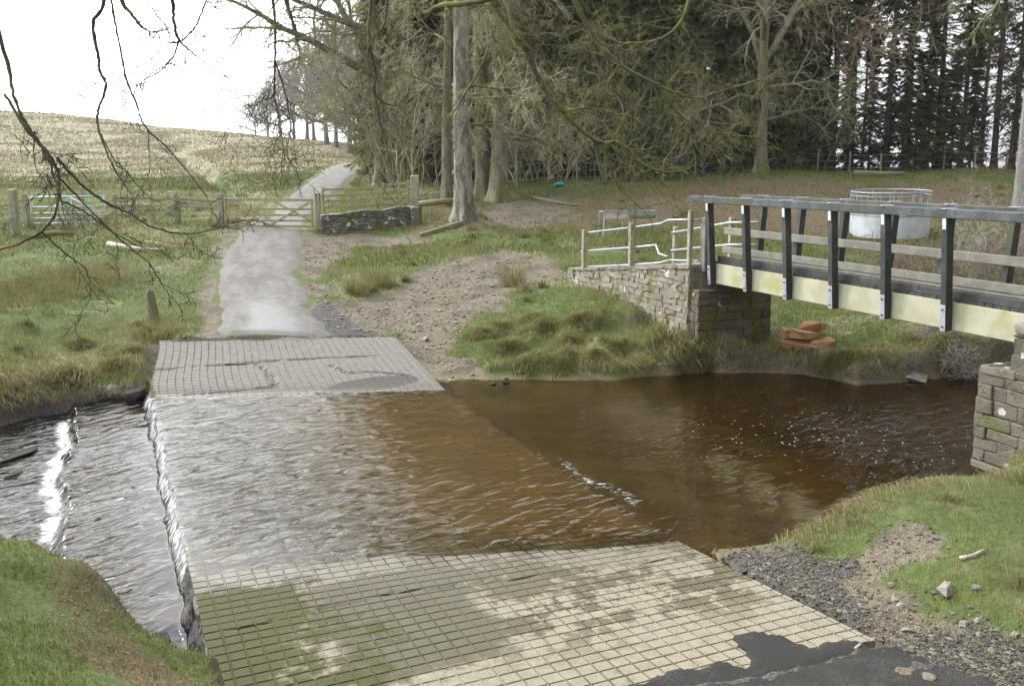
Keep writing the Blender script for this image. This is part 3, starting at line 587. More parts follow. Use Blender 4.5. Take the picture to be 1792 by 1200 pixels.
frz = (fbm(A1 * 7, B1 * 7, 89, 4) - .5) * .22
ed = sst(np.minimum(B1 - 1.0, 5.6 - B1) + (fbm(A1 * 1.2, B1 * 1.2, 85) - .5) * 1.0 + frz, .0, .3) * sst(A1 + frz + (fbm(A1 * 2, B1 * 2, 86) - .5) * .3 - .62 * np.exp(-((B1 - 4.42) / .25) ** 4) - .16 * sst(B1, 4.2, 3.9), -4.05, -4.2)
zs = slab_z(np.full_like(A1, -4.3), np.clip(B1, 0, TW)) + .05 * np.clip(-4.3 - A1, 0, 9)
zz = np.where(A1 > -4.4, slab_z(A1, np.clip(B1, 0, TW)) + .02, np.maximum(zs, hh) + .004) * 1.0
zz = zz * ed + (np.minimum(hh, zs) - .12) * (1 - ed) + (fbm(A1 * 2, B1 * 2, 87) - .5) * .02
tag(obj('road', grid_mesh('road', X1, Y1, zz, M_DARKASPH)), kind='structure')

# ------------------------------------------------------------------ footbridge
BK = np.array([.372, -.928]); BO = np.array([.928, .372]); B0 = np.array([4.33, 20.5])
def B(k_, o, z): q = B0 + BK * k_ + BO * o; return np.array([q[0], q[1], z])
BK3 = np.array([*BK, 0]); BO3 = np.array([*BO, 0])
def bbox(mb, k0, k1, o0, o1, z0, z1, **kw): mb.box(B((k0 + k1) / 2, (o0 + o1) / 2, (z0 + z1) / 2), k1 - k0, o1 - o0, z1 - z0, BK3, BO3, **kw); return mb
BW = .90; PK = [i * 1.27 for i in range(7)]; KE = 8.4
br = thing('footbridge', 'long footbridge with black posts and handrail over pale yellow timber beams', 'bridge', (0, 0, 0))
for o in (0, BW):
    bbox(MB(), -.3, KE, o - .045, o + .045, 1.85, 2.27).build('beam', M_PALEBEAM, br, .006)
dk = MB(); x = -.25
while x < KE: bbox(dk, x, x + .135, -.07 + .05, BW + .02, 2.275, 2.32, jit=.002); x += .15
dk.build('deck', M_BLACKWOOD, br)
for o, sg_ in ((0, -1), (BW, 1)):
    def off(z, sg_=sg_, o=o): return o + sg_ * (.105 + .13 * (z - 1.9) / 1.6)
    def lean(z0, z1): d = B(0, off(z1), z1) - B(0, off(z0), z0); return d / np.linalg.norm(d)
    up = lean(1.85, 3.55)
    for kk in (PK if o else PK[:-1]):
        zb, zt = (1.83, 3.565)
        pm = MB(); c = (B(kk, off(zb), zb) + B(kk, off(zt), zt)) / 2
        pm.box(c, .115, .135, zt - zb, BK3, None, up); po = pm.build('post', M_BLACKWOOD, br, .008)
        zc = 2.03; pl = MB(); pl.box(B(kk, off(zc), zc) + sg_ * BO3 * .0715, .105, .008, .40, BK3, None, up); pp = pl.build('bolt_plate', M_PLATE, po, .002)
        for z_ in (1.90, 2.16):
            q = B(kk, off(z_), z_) + sg_ * BO3 * .074; MB().tube([q, q + sg_ * BO3 * .018], .016, 8).build('bolt', M_BOLT, po)
        s_ = MB(); zc = 3.50; s_.box(B(kk, off(zc), zc) + sg_ * BO3 * .071, .07, .006, .26, BK3, None, up)
        oh = off(3.6) - sg_ * .02
        s_.box(B(kk, oh, 3.677), .07, .235, .007, BK3, BO3); s_.build('strap', M_STRAP, po)
    hm = MB(); oh = off(3.6) - sg_ * .02
    bbox(hm, -.72, KE, oh - .10, oh + .10, 3.535, 3.672); hm.build('handrail', M_HAND, br, .014, seg=2)
    for z0, z1 in (((2.37, 2.52), (2.78, 2.94)) if o else ()):
        rm = MB(); zc = (z0 + z1) / 2; rm.box(B((-1.2 + KE) / 2, off(zc) - sg_ * .098, zc), KE + 1.2, .055, z1 - z0, BK3, None, up); rm.build('rail', M_GREYWOOD, br, .016, seg=2)
    km = MB(); bbox(km, .02, KE, o - .05 + (0 if o else .055), o + .05 + (0 if o else -.005), 2.322, 2.36 if o else 2.44); km.build('kickboard', M_GREYWOOD if o else M_BLACKWOOD, br, .005)
# ------------------------------------------------------------------ masonry
def masonry(mb, org, ux, uy, a0, a1, b0, b1, zb, zt, ch=.15, ln=.34, jit=.012, cap=.0, sides=(1, 1, 1, 1)):
    """courses of single stones round a rectangular wall; zb, zt are functions of a"""
    org = np.array(org, float); ux = np.array([*ux, 0.]); uy = np.array([*uy, 0.])
    def place(a, b, z, sa_, sb_, sz): mb.box(org + ux * a + uy * b + np.array([0, 0, z]), sa_, sb_, sz, ux, uy, jit=jit)
    zlo = min(zb(a0), zb(a1)); zhi = max(zt(a0), zt(a1)); th = .16
    z = zlo
    while z < zhi - .02:
        hgt_ = ch * random.uniform(.75, 1.3)
        for side in range(4):
            if not sides[side]: continue
            lo, hi = (a0, a1) if side < 2 else (b0, b1)
            p = lo
            while p < hi - .01:
                l_ = min(ln * random.uniform(.5, 1.5), hi - p)
                if hi - p - l_ < .09: l_ = hi - p
                am = p + l_ / 2 if side < 2 else (a0 if side == 2 else a1)
                topz = zt(am); z1 = min(z + hgt_, topz)
                if z1 - z > .03 and z > zb(am) - .35:
                    pr = random.uniform(-.012, .022); g_ = random.uniform(.004, .012)
                    if side == 0: place(p + l_ / 2, b0 + th / 2 - pr, (z + z1) / 2, l_ - g_, th, z1 - z - g_)
                    elif side == 1: place(p + l_ / 2, b1 - th / 2 + pr, (z + z1) / 2, l_ - g_, th, z1 - z - g_)
                    elif side == 2: place(a0 + th / 2 - pr, p + l_ / 2, (z + z1) / 2, th, l_ - g_, z1 - z - g_)
                    else: place(a1 - th / 2 + pr, p + l_ / 2, (z + z1) / 2, th, l_ - g_, z1 - z - g_)
                p += l_
        z += hgt_
    n_ = max(2, int((a1 - a0) / .4))
    for i in range(n_):      # core
        p, q = a0 + .035 + (a1 - a0 - .07) * i / n_, a0 + .035 + (a1 - a0 - .07) * (i + 1) / n_
        zt_ = min(zt(p), zt(q)) - .02; zb_ = min(zb(p), zb(q)) - .3
        mb.box(org + ux * (p + q) / 2 + uy * (b0 + b1) / 2 + np.array([0, 0, (zt_ + zb_) / 2]), q - p, b1 - b0 - .07, zt_ - zb_, ux, uy, r=.1)
    if cap:
        p = a0 - .02
        while p < a1:
            l_ = min(random.uniform(.4, .8), a1 + .02 - p)
            if l_ < .1: break
            zc = (zt(np.clip(p, a0, a1)) + zt(np.clip(p + l_, a0, a1))) / 2; sl_ = (zt(np.clip(p + l_, a0, a1)) - zt(np.clip(p, a0, a1))) / max(l_, .01)
            u_ = ux + np.array([0, 0, sl_]); mb.box(org + ux * (p + l_ / 2) + uy * (b0 + b1) / 2 + np.array([0, 0, zc + cap / 2]), l_ - .012, b1 - b0 + .05, cap, u_, uy, jit=.012); p += l_
    return mb
BB = (B0[0], B0[1], 0)
ab = thing('bridge_abutment', 'brown stone abutment with dark pier face carrying the far end of the bridge', 'abutment')
masonry(MB(), BB, BK, BO, -.55, .05, -.45, 1.40, lambda a: -.15, lambda a: 1.72, .15, .36, sides=(1, 1, 0, 1)).build('pier', M_PIER, ab, .012)
wt = lambda a: np.interp(a, [-6.3, -.3], [1.52, 2.16]); wb = lambda a: float(np.interp(a, [-6.3, -3, -.4], [1.25, .75, .2]))
masonry(MB(), BB, BK, BO, -6.3, -.28, -.50, -.16, wb, wt, .13, .30, .014, .07).build('wing_wall', M_WALL, ab, .012)
masonry(MB(), BB, BK, BO, -6.3, -.28, 1.08, 1.42, wb, wt, .14, .32, .014, .07).build('wing_wall', M_WALL, ab, .012)
fm = MB(); 
for i in range(10):
    p, q = -6.6 + i * .635, -6.6 + (i + 1) * .635; zt_ = (wt(p) + wt(q)) / 2 - .02 + .1 * i / 9
    bbox(fm, p, q, -.20, 1.12, -.1, zt_)
fm.build('ramp_fill', M_STONE, ab)
npier = thing('bridge_pier', 'mossy weathered stone pier with round-topped upper stones under the near end of the bridge', 'pier')
masonry(MB(), BB, BK, BO, 7.22, 9.8, -.32, 1.5, lambda a: -.6, lambda a: 1.50, .17, .42, .016).build('lower_courses', M_NPIER, npier, .014)
masonry(MB(), BB, BK, BO, 7.72, 9.8, -.27, 1.44, lambda a: 1.47, lambda a: 2.0, .2, .45, .016).build('upper_courses', M_NPIER, npier, .014)
cp = MB(); bbox(cp, 7.70, 8.2, -.30, .25, 2.0, 2.17, jit=.02); cp.build('cap_stone', M_STONE, npier, .06, seg=3)
# ------------------------------------------------------------------ tube railings on the ramp
def railing(name, label, o, posts, rails, group):
    r = thing(name, label, 'railing', group=group)
    for kk, hgt_ in posts:
        b = B(kk, o, 0); zb = wt(max(kk, -6.3)) - .05
        m = MB(); m.box((b[0], b[1], zb + hgt_ / 2), .10, .10, hgt_, BK3, jit=.006); m.build('post', M_POST, r, .012)
    for pl in rails: MB().tube([B(a, o + oo, wt(max(a, -6.3)) + z) for a, oo, z in pl], .026, 8).build('rail', M_GALV, r, smooth=True)
railing('ramp_railing', 'silver tube railing with a bent middle rail along the left side of the ramp', -.33, [(-5.7, 1.12), (-3.15, 1.15), (-.55, 1.28)],
        [[(-5.75, .07, .98), (-3.15, .07, 1.0), (-1.9, .07, 1.02), (-1.6, .07, 1.08), (-.3, .07, 1.02)], [(-6.0, .07, .5), (-3.15, .07, .52), (-2.1, .07, .54), (-1.95, .07, .34), (-1.2, -.15, .26)], [(-5.75, .07, .08), (-3.15, .07, .1), (-1.9, .07, .13), (-1.5, .07, .18), (-.3, .07, .14)]], 'tube railings on the ramp')
railing('ramp_railing', 'silver tube railing on thin wooden posts along the field side of the ramp', 1.25, [(-3.75, 1.05), (-1.35, 1.15)],
        [[(-3.8, -.07, .86), (-1.35, -.07, .98), (-.1, -.07, .95)], [(-3.8, -.07, .42), (-1.35, -.07, .48), (-.1, -.07, .46)], [(-3.8, -.07, .06), (-1.35, -.07, .1), (-.1, -.07, .1)]], 'tube railings on the ramp')
m = MB(); b = B(-.22, -.12, 0); m.box((b[0], b[1], 2.66), .20, .20, 1.15, BK3, jit=.02)
tag(m.build('gatepost', M_GREYWOOD, None, .02), 'thick brown timber post standing at the far end of the bridge handrail', 'post')
# ------------------------------------------------------------------ lane gate, fences, walls
def frame_of(p, q): d = np.array(q[:2]) - np.array(p[:2]); l_ = np.linalg.norm(d); return d / l_, l_
def post(name, p, w_, hgt_, m, parent=None, depth=.3, tilt=(0, 0), bev=.012, rz=0.0):
    mb = MB(); u_ = (math.cos(rz), math.sin(rz), 0); up = np.array([tilt[0], tilt[1], 1.]); up /= np.linalg.norm(up)
    c = np.array(p, float) + up * (hgt_ - depth) / 2; mb.box(c, w_, w_, hgt_ + depth, u_, None, up, jit=.006); return mb.build(name, m, parent, bev)
gl_, gr_ = G(388, 396, 35.4), G(557, 396, 35.2)
tag(post('gatepost', gl_, .19, 1.18, M_POST, bev=.02), 'pale square gatepost with a metal latch side, at left of the lane gate', 'post', 'lane gateposts')
tag(post('gatepost', gr_, .19, 1.32, M_POST, bev=.02), 'taller pale gatepost between the lane gate and the dry stone wall', 'post', 'lane gateposts')
gt = thing('field_gate', 'mossy wooden five-bar gate closed across the lane', 'gate')
a = gl_ + np.array([.16, -.03, 0]); b = gr_ + np.array([-.16, -.03, 0]); zg = max(hz(*((a + b) / 2)[:2]) + .1, min(a[2], b[2]) + .1)
def gp(f, z): return np.array([a[0] + (b[0] - a[0]) * f, a[1] + (b[1] - a[1]) * f, zg + z])
Y_ = np.array([0, 1, 0])
for i, (z, hh_) in enumerate([(0, .09), (.20, .075), (.40, .075), (.62, .075)]): MB().bar(gp(0, z), gp(1, z - .02), .03, hh_).build('bar', M_GATEWOOD, gt, .004)
MB().bar(gp(0, .96), gp(1, .93), .07, .10).build('top_bar', M_GATEWOOD, gt, .008)
for f_ in (.012, .988): MB().bar(gp(f_, -.06), gp(f_, 1.0), .075, .075, up=(0, 1, 0)).build('stile', M_GATEWOOD, gt, .006)
for (f0, z0, f1, z1) in [(.03, .90, .49, .02), (.97, .86, .51, .02), (.55, .90, .97, .2)]:
    MB().bar(gp(f0, z0) - Y_ * .04, gp(f1, z1) - Y_ * .04, .028, .075).build('brace', M_GATEWOOD, gt, .004)
MB().bar(gp(-.04, .955) - Y_ * .055, gp(.17, .95) - Y_ * .055, .02, .055).build('latch', M_GALV, gt, .004)
def rail_fence(name, label, posts, rails, m, group=None, pw=.12, cat='fence', offs=-.07):
    """posts: list of (ground point, height); rails: heights; boards run from post to post"""
    r = thing(name, label, cat, group=group)
    for p, hgt_ in posts: post('post', p, pw, hgt_, m, r)
    for (p, h0), (q, h1) in zip(posts[:-1], posts[1:]):
        for fz in rails:
            MB().bar(np.array(p) + (0, offs, fz * h0), np.array(q) + (0, offs, fz * h1), .035, .09).build('rail', m, r, .004)
    return r
A_ = [(G(u, v, t), h) for u, v, t, h in [(309, 392, 36.2, 1.12), (269, 392, 36.4, .98), (236, 395, 36.0, 1.0), (203, 396, 35.4, 1.12)]]
f1 = rail_fence('post_and_rail_fence', 'pale three-rail wooden fence with a diagonal strut left of the lane', A_, (.32, .60, .88), M_POST, 'wooden rail fences')
MB().bar(A_[0][0] + (0, -.1, .62), A_[0][0] + (-.75, -.12, .02), .07, .07).build('strut', M_POST, f1, .005)
f2 = rail_fence('post_and_rail_fence', 'two-rail brown fence panel joining the left gatepost', [(A_[0][0] + (.12, .05, 0), 1.0), (gl_ + (-.1, .05, 0), 1.0)], (.62, .88), M_GREYWOOD, 'wooden rail fences', .06)
f3 = rail_fence('post_and_rail_fence', 'mossy four-rail fence rising behind the dry stone wall', [(G(u, v, t) , h) for u, v, t, h in [(566, 385, 36.6, 1.30), (616, 384, 37.0, 1.28), (671, 384, 37.3, 1.28), (716, 384, 37.4, 1.32)]], (.42, .58, .74, .92), M_GATEWOOD, 'wooden rail fences', .10)
tp = [G(53, 396, 34.6), G(123, 400, 34.8), G(203, 398, 35.2)]
mg = thing('metal_field_gate', 'pale blue tubular steel gate in the fence at far left', 'gate')
for z in (.12, .30, .48, .70, 1.05): MB().tube([tp[0] + (.1, -.02, z), tp[2] + (-.35, -.02, z)], .022 if z < 1 else .028, 8).build('bar', M_BLUEGATE, mg, smooth=True)
for f_, e_ in ((0, .1), (.5, 0), (1, -.35)):
    q = tp[0] * (1 - f_) + tp[2] * f_; MB().tube([q + (e_, -.02, .05), q + (e_, -.02, 1.08)], .026, 8).build('upright', M_BLUEGATE, mg, smooth=True)
q = (tp[0] + tp[2]) / 2
for s_ in (-1, 1): MB().tube([q + (0, -.05, 1.02), q + (s_ * .75, -.05, .62)], .02, 6).build('brace', M_BLUEGATE, mg, smooth=True)
tag(post('gatepost', G(28, 405, 33), .24, 1.55, M_POST, bev=.03), 'thick grey strainer post at the far left end of the fence', 'post')
tag(post('gatepost', G(47, 397, 34.4), .15, 1.18, M_POST), 'slim hanging post at the left end of the pale blue gate', 'post')
tag(post('fence_post', G(148, 404, 36.6), .11, 1.25, M_POST), 'single weathered post behind the middle of the pale blue gate', 'post')
m = MB(); p = G(28, 405, 33); m.bar(p + (-.1, 0, 1.05), p + (-2.4, -.3, .55), .09, .09); m.bar(p + (-.1, -.2, .6), p + (.05, -.2, -.1), .07, .07)
tag(m.build('fence_rail', M_POST, None, .01), 'sloping wooden rail running off left from the thick strainer post', 'rail')
wl0, wl1 = G(562, 404, 34.6), G(722, 405, 35.2); dv, ll = frame_of(wl0, wl1)
dz = lambda a_: wl0[2] + (wl1[2] - wl0[2]) * a_ / ll
tag(masonry(MB(), (wl0[0], wl0[1], 0), dv, (-dv[1], dv[0]), 0, ll, 0, .45, lambda a_: dz(a_) - .1, lambda a_: dz(a_) + .60 + .04 * math.sin(a_ * 5), .10, .24, .02, .06).build('dry_stone_wall', M_DRY, None, .012), 'low lichened dry stone wall right of the lane gate', 'wall')
p = G(729, 405, 35.2); tag(post('stone_gatepost', p, .36, .62, M_DRY, bev=.04), 'squat dark stone post at the right end of the dry stone wall', 'post')
tag(post('fence_post', G(727, 390, 36.6), .30, 1.55, M_POST, bev=.03), 'rotten broad split post above the squat stone gatepost', 'post')
tag(post('fence_post', G(755, 398, 35.4), .11, 1.0, M_POST), 'short leaning stake under the mossy log rail', 'post')
a, b = G(733, 398, 35.0), G(800, 392, 35.0)
tag(MB().tube([a + (0, 0, .72), (a + b) / 2 + (0, 0, .70), b + (0, 0, .66)], [.10, .11, .10], 9, jit=.1).build('log_rail', M_LOG, None, smooth=True), 'mossy horizontal log barring the gap between the wall and the big beech', 'log')
a, b = G(735, 412, 33.2), G(815, 406, 33.6)
tag(MB().bar(a + (0, 0, .06), b + (0, 0, .07), .22, .14).build('timber_sleeper', M_LOG, None, .015), 'grey old sleeper lying on the grass below the log rail', 'sleeper')
# wire fence along the wood edge
wf = thing('wire_fence', 'thin wire stock fence along the foot of the plantation', 'fence')
wp = []
for u, v, t in [(866,318,46),(905,322,46),(960,318,47.5),(1010,318,48.3),(1060,316,49),(1110,314,49.6),(1160,312,50),(1215,310,51),(1265,308,52),(1320,306,52.6),(1375,305,53.2),(1430,304,53.8),(1485,304,54.4),(1540,303,55),(1595,302,55.5),(1650,302,56),(1705,301,56.5),(1760,301,57)]:
    p = G(u, v, t); wp.append(p); post('post', p, .085, 1.05 + random.uniform(-.08, .2), M_POST, wf, tilt=(random.uniform(-.09, .09), 0))
for z in (.25, .6, .95): MB().tube([q + (0, -.05, z) for q in wp], .009, 4).build('wire', M_GALV, wf)
# ------------------------------------------------------------------ feeder, trough and other field things
p = G(1555, 410, 33.0); rf = thing('ring_feeder', 'round pale steel cattle feeder with a solid skirt and open bars behind the bridge', 'feeder', p)
R_ = 1.27; th = np.linspace(0, 2 * math.pi, 49)
sk = Tubes(); pts_ = np.stack([R_ * np.cos(th), R_ * np.sin(th)], -1)
for rr, fl_ in ((R_, 0), (R_ - .012, 1)):
    V = np.concatenate([np.stack([rr * np.cos(th), rr * np.sin(th), th * 0 + .0], -1), np.stack([rr * np.cos(th), rr * np.sin(th), th * 0 + .74], -1)])
    i = np.arange(48); Q = np.stack([i, i + 1, i + 50, i + 49], -1); sk.quads(V, Q if not fl_ else Q[:, ::-1])
obj('skirt_panel', sk.mesh('skirt_panel', M_SHEET), rf)
for z, r_ in ((.74, .022), (1.36, .02), (1.48, .026)):
    T = Tubes(); T.add(np.stack([R_ * np.cos(th), R_ * np.sin(th), th * 0 + z], -1), np.full(49, r_), 6); obj('ring_rail', T.mesh('ring_rail', M_GALV), rf)
bars = None
for i in range(22):
    q = i * 2 * math.pi / 22; q2 = q + (.07 if i % 2 else -.03)
    T = Tubes(); T.add([(R_ * math.cos(q), R_ * math.sin(q), .70), (R_ * math.cos(q2), R_ * math.sin(q2), 1.48)], [.019, .019], 6); obj('bar', T.mesh('bar', M_GALV), rf)
rf.rotation_euler = (rad(1.5), rad(-1), 0)
p = G(1098, 408, 33.0); tr_ = thing('feed_trough', 'half-round grey feed trough on legs with a rusty white end panel', 'trough', p, rz=rad(14))
th = np.linspace(math.pi, 2 * math.pi, 13)
sec = np.concatenate([np.stack([.26 * np.cos(th), .26 * np.sin(th)], -1), np.stack([.235 * np.cos(th[::-1]), .235 * np.sin(th[::-1])], -1)])
V = np.concatenate([np.stack([sec[:, 0] * 0 + x, sec[:, 0], sec[:, 1] + .74], -1) for x in (-.1, .95)]); nn = len(sec); i = np.arange(nn); j = (i + 1) % nn
o = obj('trough_body', quads_mesh('trough_body', V, np.stack([i, j, j + nn, i + nn], -1), M_SHEET, smooth=True), tr_)
MB().box((-.5, -.26, .62), .84, .012, .22).build('side_panel', M_RUSTWHITE, tr_)
m = MB()
for y in (-.27, .27): m.bar((-.95, y, .745), (.95, y, .745), .035, .035)
for x in (-.95, -.06, .95): m.bar((x, -.27, .745), (x, .27, .745), .035, .035)
m.build('frame', M_GALV, tr_)
for x in (-.93, -.06, .93):
    for y in (-.27, .27): MB().bar((x, y, .74), (x * 1.03, y * 1.06, -.08), .04, .04).build('leg', M_GALV, tr_)
p = G(978, 330, 46); m = MB(); m.tube([p + (-.28, 0, .05), p + (-.1, .05, .12), p + (.12, -.03, .13), p + (.3, 0, .05)], [.05, .11, .09, .04], 8, jit=.5)
tag(m.build('plastic_sack', M_TEAL, None, smooth=True), 'crumpled teal plastic sack lying at the top of the grass bank', 'sack')
p = G(270, 578, 23.2); m = MB(); m.tube([p + (.06, 0, -.15), p + (0, 0, .35), p + (-.06, -.02, .78), p + (-.075, -.02, .84)], [.09, .095, .085, .045], 7, jit=.6)
tag(m.build('post_stump', M_LOG, None, smooth=False), 'short rotten leaning post stump in a tussock left of the lane', 'stump')
def log(px, r0, label, m_=None, name='fallen_branch', cat='branch', lift=.6, n_=7):
    q = [hit(u, v) + (0, 0, r0 * lift) for u, v in px]; T = MB(); T.tube(q, np.linspace(r0, r0 * .55, len(q)), n_, jit=.35)
    return tag(T.build(name, m_ or M_DRIFT, None, smooth=True), label, cat)
log([(190,430),(230,438),(265,442),(292,440)], .10, 'thick broken grey bough on the grass below the metal gate')
log([(255,424),(310,433),(365,439)], .035, 'long thin pale pole lying beside the broken bough')
log([(60,418),(95,412),(130,412)], .12, 'mossy rotten log with orange bracken under the pale blue gate', M_LOG, 'fallen_log', 'log')
log([(1495,308),(1545,310),(1582,308)], .2, 'dark mossy log lying along the wood edge fence', M_LOG, 'fallen_log', 'log')
log([(935,350),(975,357),(1010,362)], .1, 'dark fallen bough on the slope right of the twin-stemmed beech', M_LOG)
log([(1680,985),(1702,977),(1722,968)], .022, 'bleached crooked stick on the grass of the near right bank', None, 'stick', 'stick', 1.2)
log([(1497,1140),(1515,1128),(1532,1121)], .014, 'straw coloured stick at the broken corner of the ford slab', None, 'stick', 'stick', 1.4)
log([(350,1075),(400,1068),(450,1072)], .05, 'green moss roll along the slab edge', M_LOG) if False else None
import bmesh
def rock(p, sx, sy, sz, seed, m_, rz=0.0):
    """angular stone: hull of scattered points, edges knocked off"""
    r_ = np.random.default_rng(seed); q = r_.normal(size=(15, 3)); q /= (np.abs(q) ** 3).sum(1, keepdims=True) ** (1 / 3); q *= r_.uniform(.82, 1.0, (15, 1))
    bm = bmesh.new(); ca, sa_ = math.cos(rz), math.sin(rz)
    for a in q: bm.verts.new((a[0] * sx * ca - a[1] * sy * sa_ + p[0], a[0] * sx * sa_ + a[1] * sy * ca + p[1], a[2] * sz + p[2]))
    h = bmesh.ops.convex_hull(bm, input=bm.verts); bmesh.ops.delete(bm, geom=[v for v in bm.verts if not v.link_faces], context='VERTS')
    bmesh.ops.dissolve_limit(bm, angle_limit=rad(14), verts=bm.verts, edges=bm.edges)
    bmesh.ops.bevel(bm, geom=list(bm.edges), offset=min(sx, sy, sz) * .06, segments=2, affect='EDGES', profile=.6)
    me = bpy.data.meshes.new('stone'); bm.to_mesh(me); bm.free(); me.materials.append(m_)
    at = me.attributes.new('rnd', 'FLOAT', 'POINT'); at.data.foreach_set('value', np.full(len(me.vertices), r_.random(), np.float32)); return me
def stone(u, v, sx, sy, sz, label, m_=None, p=None, up=.35, seed=None, name='stone', group=None):
    p = hit(u, v) if p is None else np.array(p, float); sd = seed or int(u * 7 + v)
    return tag(obj(name, rock(p + np.array([0, 0, sz * up]), sx, sy, sz, sd, m_ or M_STONE, (sd % 60) / 10)), label, 'stone', group)
stone(1657, 1042, .14, .09, .075, 'large pale block-shaped stone at the foot of the near right bank')
stone(1708, 1032, .045, .035, .04, 'small white square stone right of the large pale block')
stone(1590, 1107, .07, .05, .035, 'flat white oval stone in the grassy gravel beside the slab corner')
for i, (u, v, s_, lb) in enumerate([(1560,1028,.05,'brownish flat stone at the bank foot above a cluster of pebbles'),(1566,1050,.045,'rounded grey stone at the middle of the pebble cluster'),(1576,1064,.05,'pale pointed stone at the lower end of the pebble cluster'),(1687,1095,.06,'long pale stone among dark gravel below the large block'),(1713,1090,.05,'white cobble beside a small red stone in dark gravel'),(1716,1112,.055,'tan oblong stone lowest of the trio in dark gravel'),(1775,1115,.05,'ochre cobble at the edge of the dark wet gravel'),(1505,1062,.035,'cream pebble just right of the slab edge'),(1470,1072,.035,'pale chip lodged against the slab edge'),(1625,1188,.06,'pale pink-tinged stone in the black gravel at the bottom')]):
    stone(u, v, s_, s_ * .75, s_ * .6, lb)
for i, (u, v, s_, lb) in enumerate([(745,595,.13,'largest pale flat stone at the top right corner of the far slab'),(768,610,.07,'pale stone below the largest flat stone on the gravel wedge'),(820,505,.09,'bleached stone high on the gravel wedge'),(742,513,.07,'small white stone in the middle of the gravel wedge'),(770,545,.10,'half-buried grey stone on the gravel wedge'),(700,525,.06,'small cream stone near the rush clump'),(205,605,.06,'white stone on the bare earth beside the far slab left corner'),(322,590,.06,'tan stone by the tussock at the top left of the far slab'),(905,385,.12,'pale stone in the brown litter right of the big beech'),(1040,362,.12,'small pale stone on the brown slope above the trough'),(790,400,.14,'pale stone beside the roots of the big beech')]):
    stone(u, v, s_, s_ * .7, s_ * .45, lb)
stone(0, 0, .30, .22, .20, 'pale square concrete block in the bank beside the far slab corner', M_STONE, P(208, 676, t=19.6) + (0, 0, -.05), 0, 5, 'concrete_block')
stone(0, 0, .26, .2, .16, 'dark wet boulder between the concrete block and the slab edge', M_DKSTONE, P(238, 682, t=19.3) + (0, 0, -.1), 0, 8)
stone(0, 0, .07, .05, .045, 'small black stone breaking the water near the slab edge', M_DKSTONE, P(322, 1100, z=-.30), 0, 9)
stone(0, 0, .13, .10, .11, 'dark boulder at the toe of the near left bank', M_DKSTONE, P(280, 1122, z=-.28), 0, 12)
stone(0, 0, .6, .18, .07, 'long dark rock ledge breaking the water at far left', M_DKSTONE, P(30, 800, z=-.47), .3, 14)
stone(0, 0, .2, .1, .06, 'small brown rock at the brink of the lower foam line', M_DKSTONE, P(120, 800, z=-.45), .2, 15)
stone(0, 0, .3, .12, .05, 'thin brown rock ledge below the longer ledge at far left', M_DKSTONE, P(22, 836, z=-.48), .2, 16)
stone(0, 0, .50, .30, .16, 'flat grey boulder under the undercut bank at the waterline', M_DRY, P(1595, 660, z=.02), .0, 18)
stone(0, 0, .13, .10, .08, 'dark stone with white flecks at the tip of the grassy mound', M_DKSTONE, P(885, 668, z=.02), .2, 19)
stone(0, 0, .12, .09, .05, 'half submerged stone left of the mound tip', M_DKSTONE, P(862, 672, z=.0), .2, 20)
# orange rubble heap: single slabs of rock lying on each other
c0 = P(1410, 640, t=20.9); c0[2] = max(hz(c0[0], c0[1]), .12)
for i, (dx, dy, dz_, sx, sy, sz, lb) in enumerate([(-.15,-.1,.08,.40,.24,.15,'broad orange rock at the base of the rubble heap'),(.26,-.14,.06,.30,.22,.14,'orange rock at the right foot of the rubble heap'),(-.05,0,.30,.38,.24,.10,'flat orange slab across the middle of the rubble heap'),(.12,.10,.43,.28,.2,.09,'pink-orange slab on the top of the rubble heap'),(-.36,.1,.30,.16,.14,.12,'small orange block at the upper left of the rubble heap'),(.14,.3,.52,.12,.1,.08,'small red stone behind the top of the rubble heap')]):
    bx_ = MB(); bx_.box(c0 + (dx, dy, dz_), sx * 1.8, sy * 1.8, sz * 1.5, (1, .7 * (i % 3) - .6, .22 * (i % 2) - .1), jit=.075); tag(bx_.build('rubble_stone', M_RED, None, .02), lb, 'stone', 'orange rubble heap under the bridge')
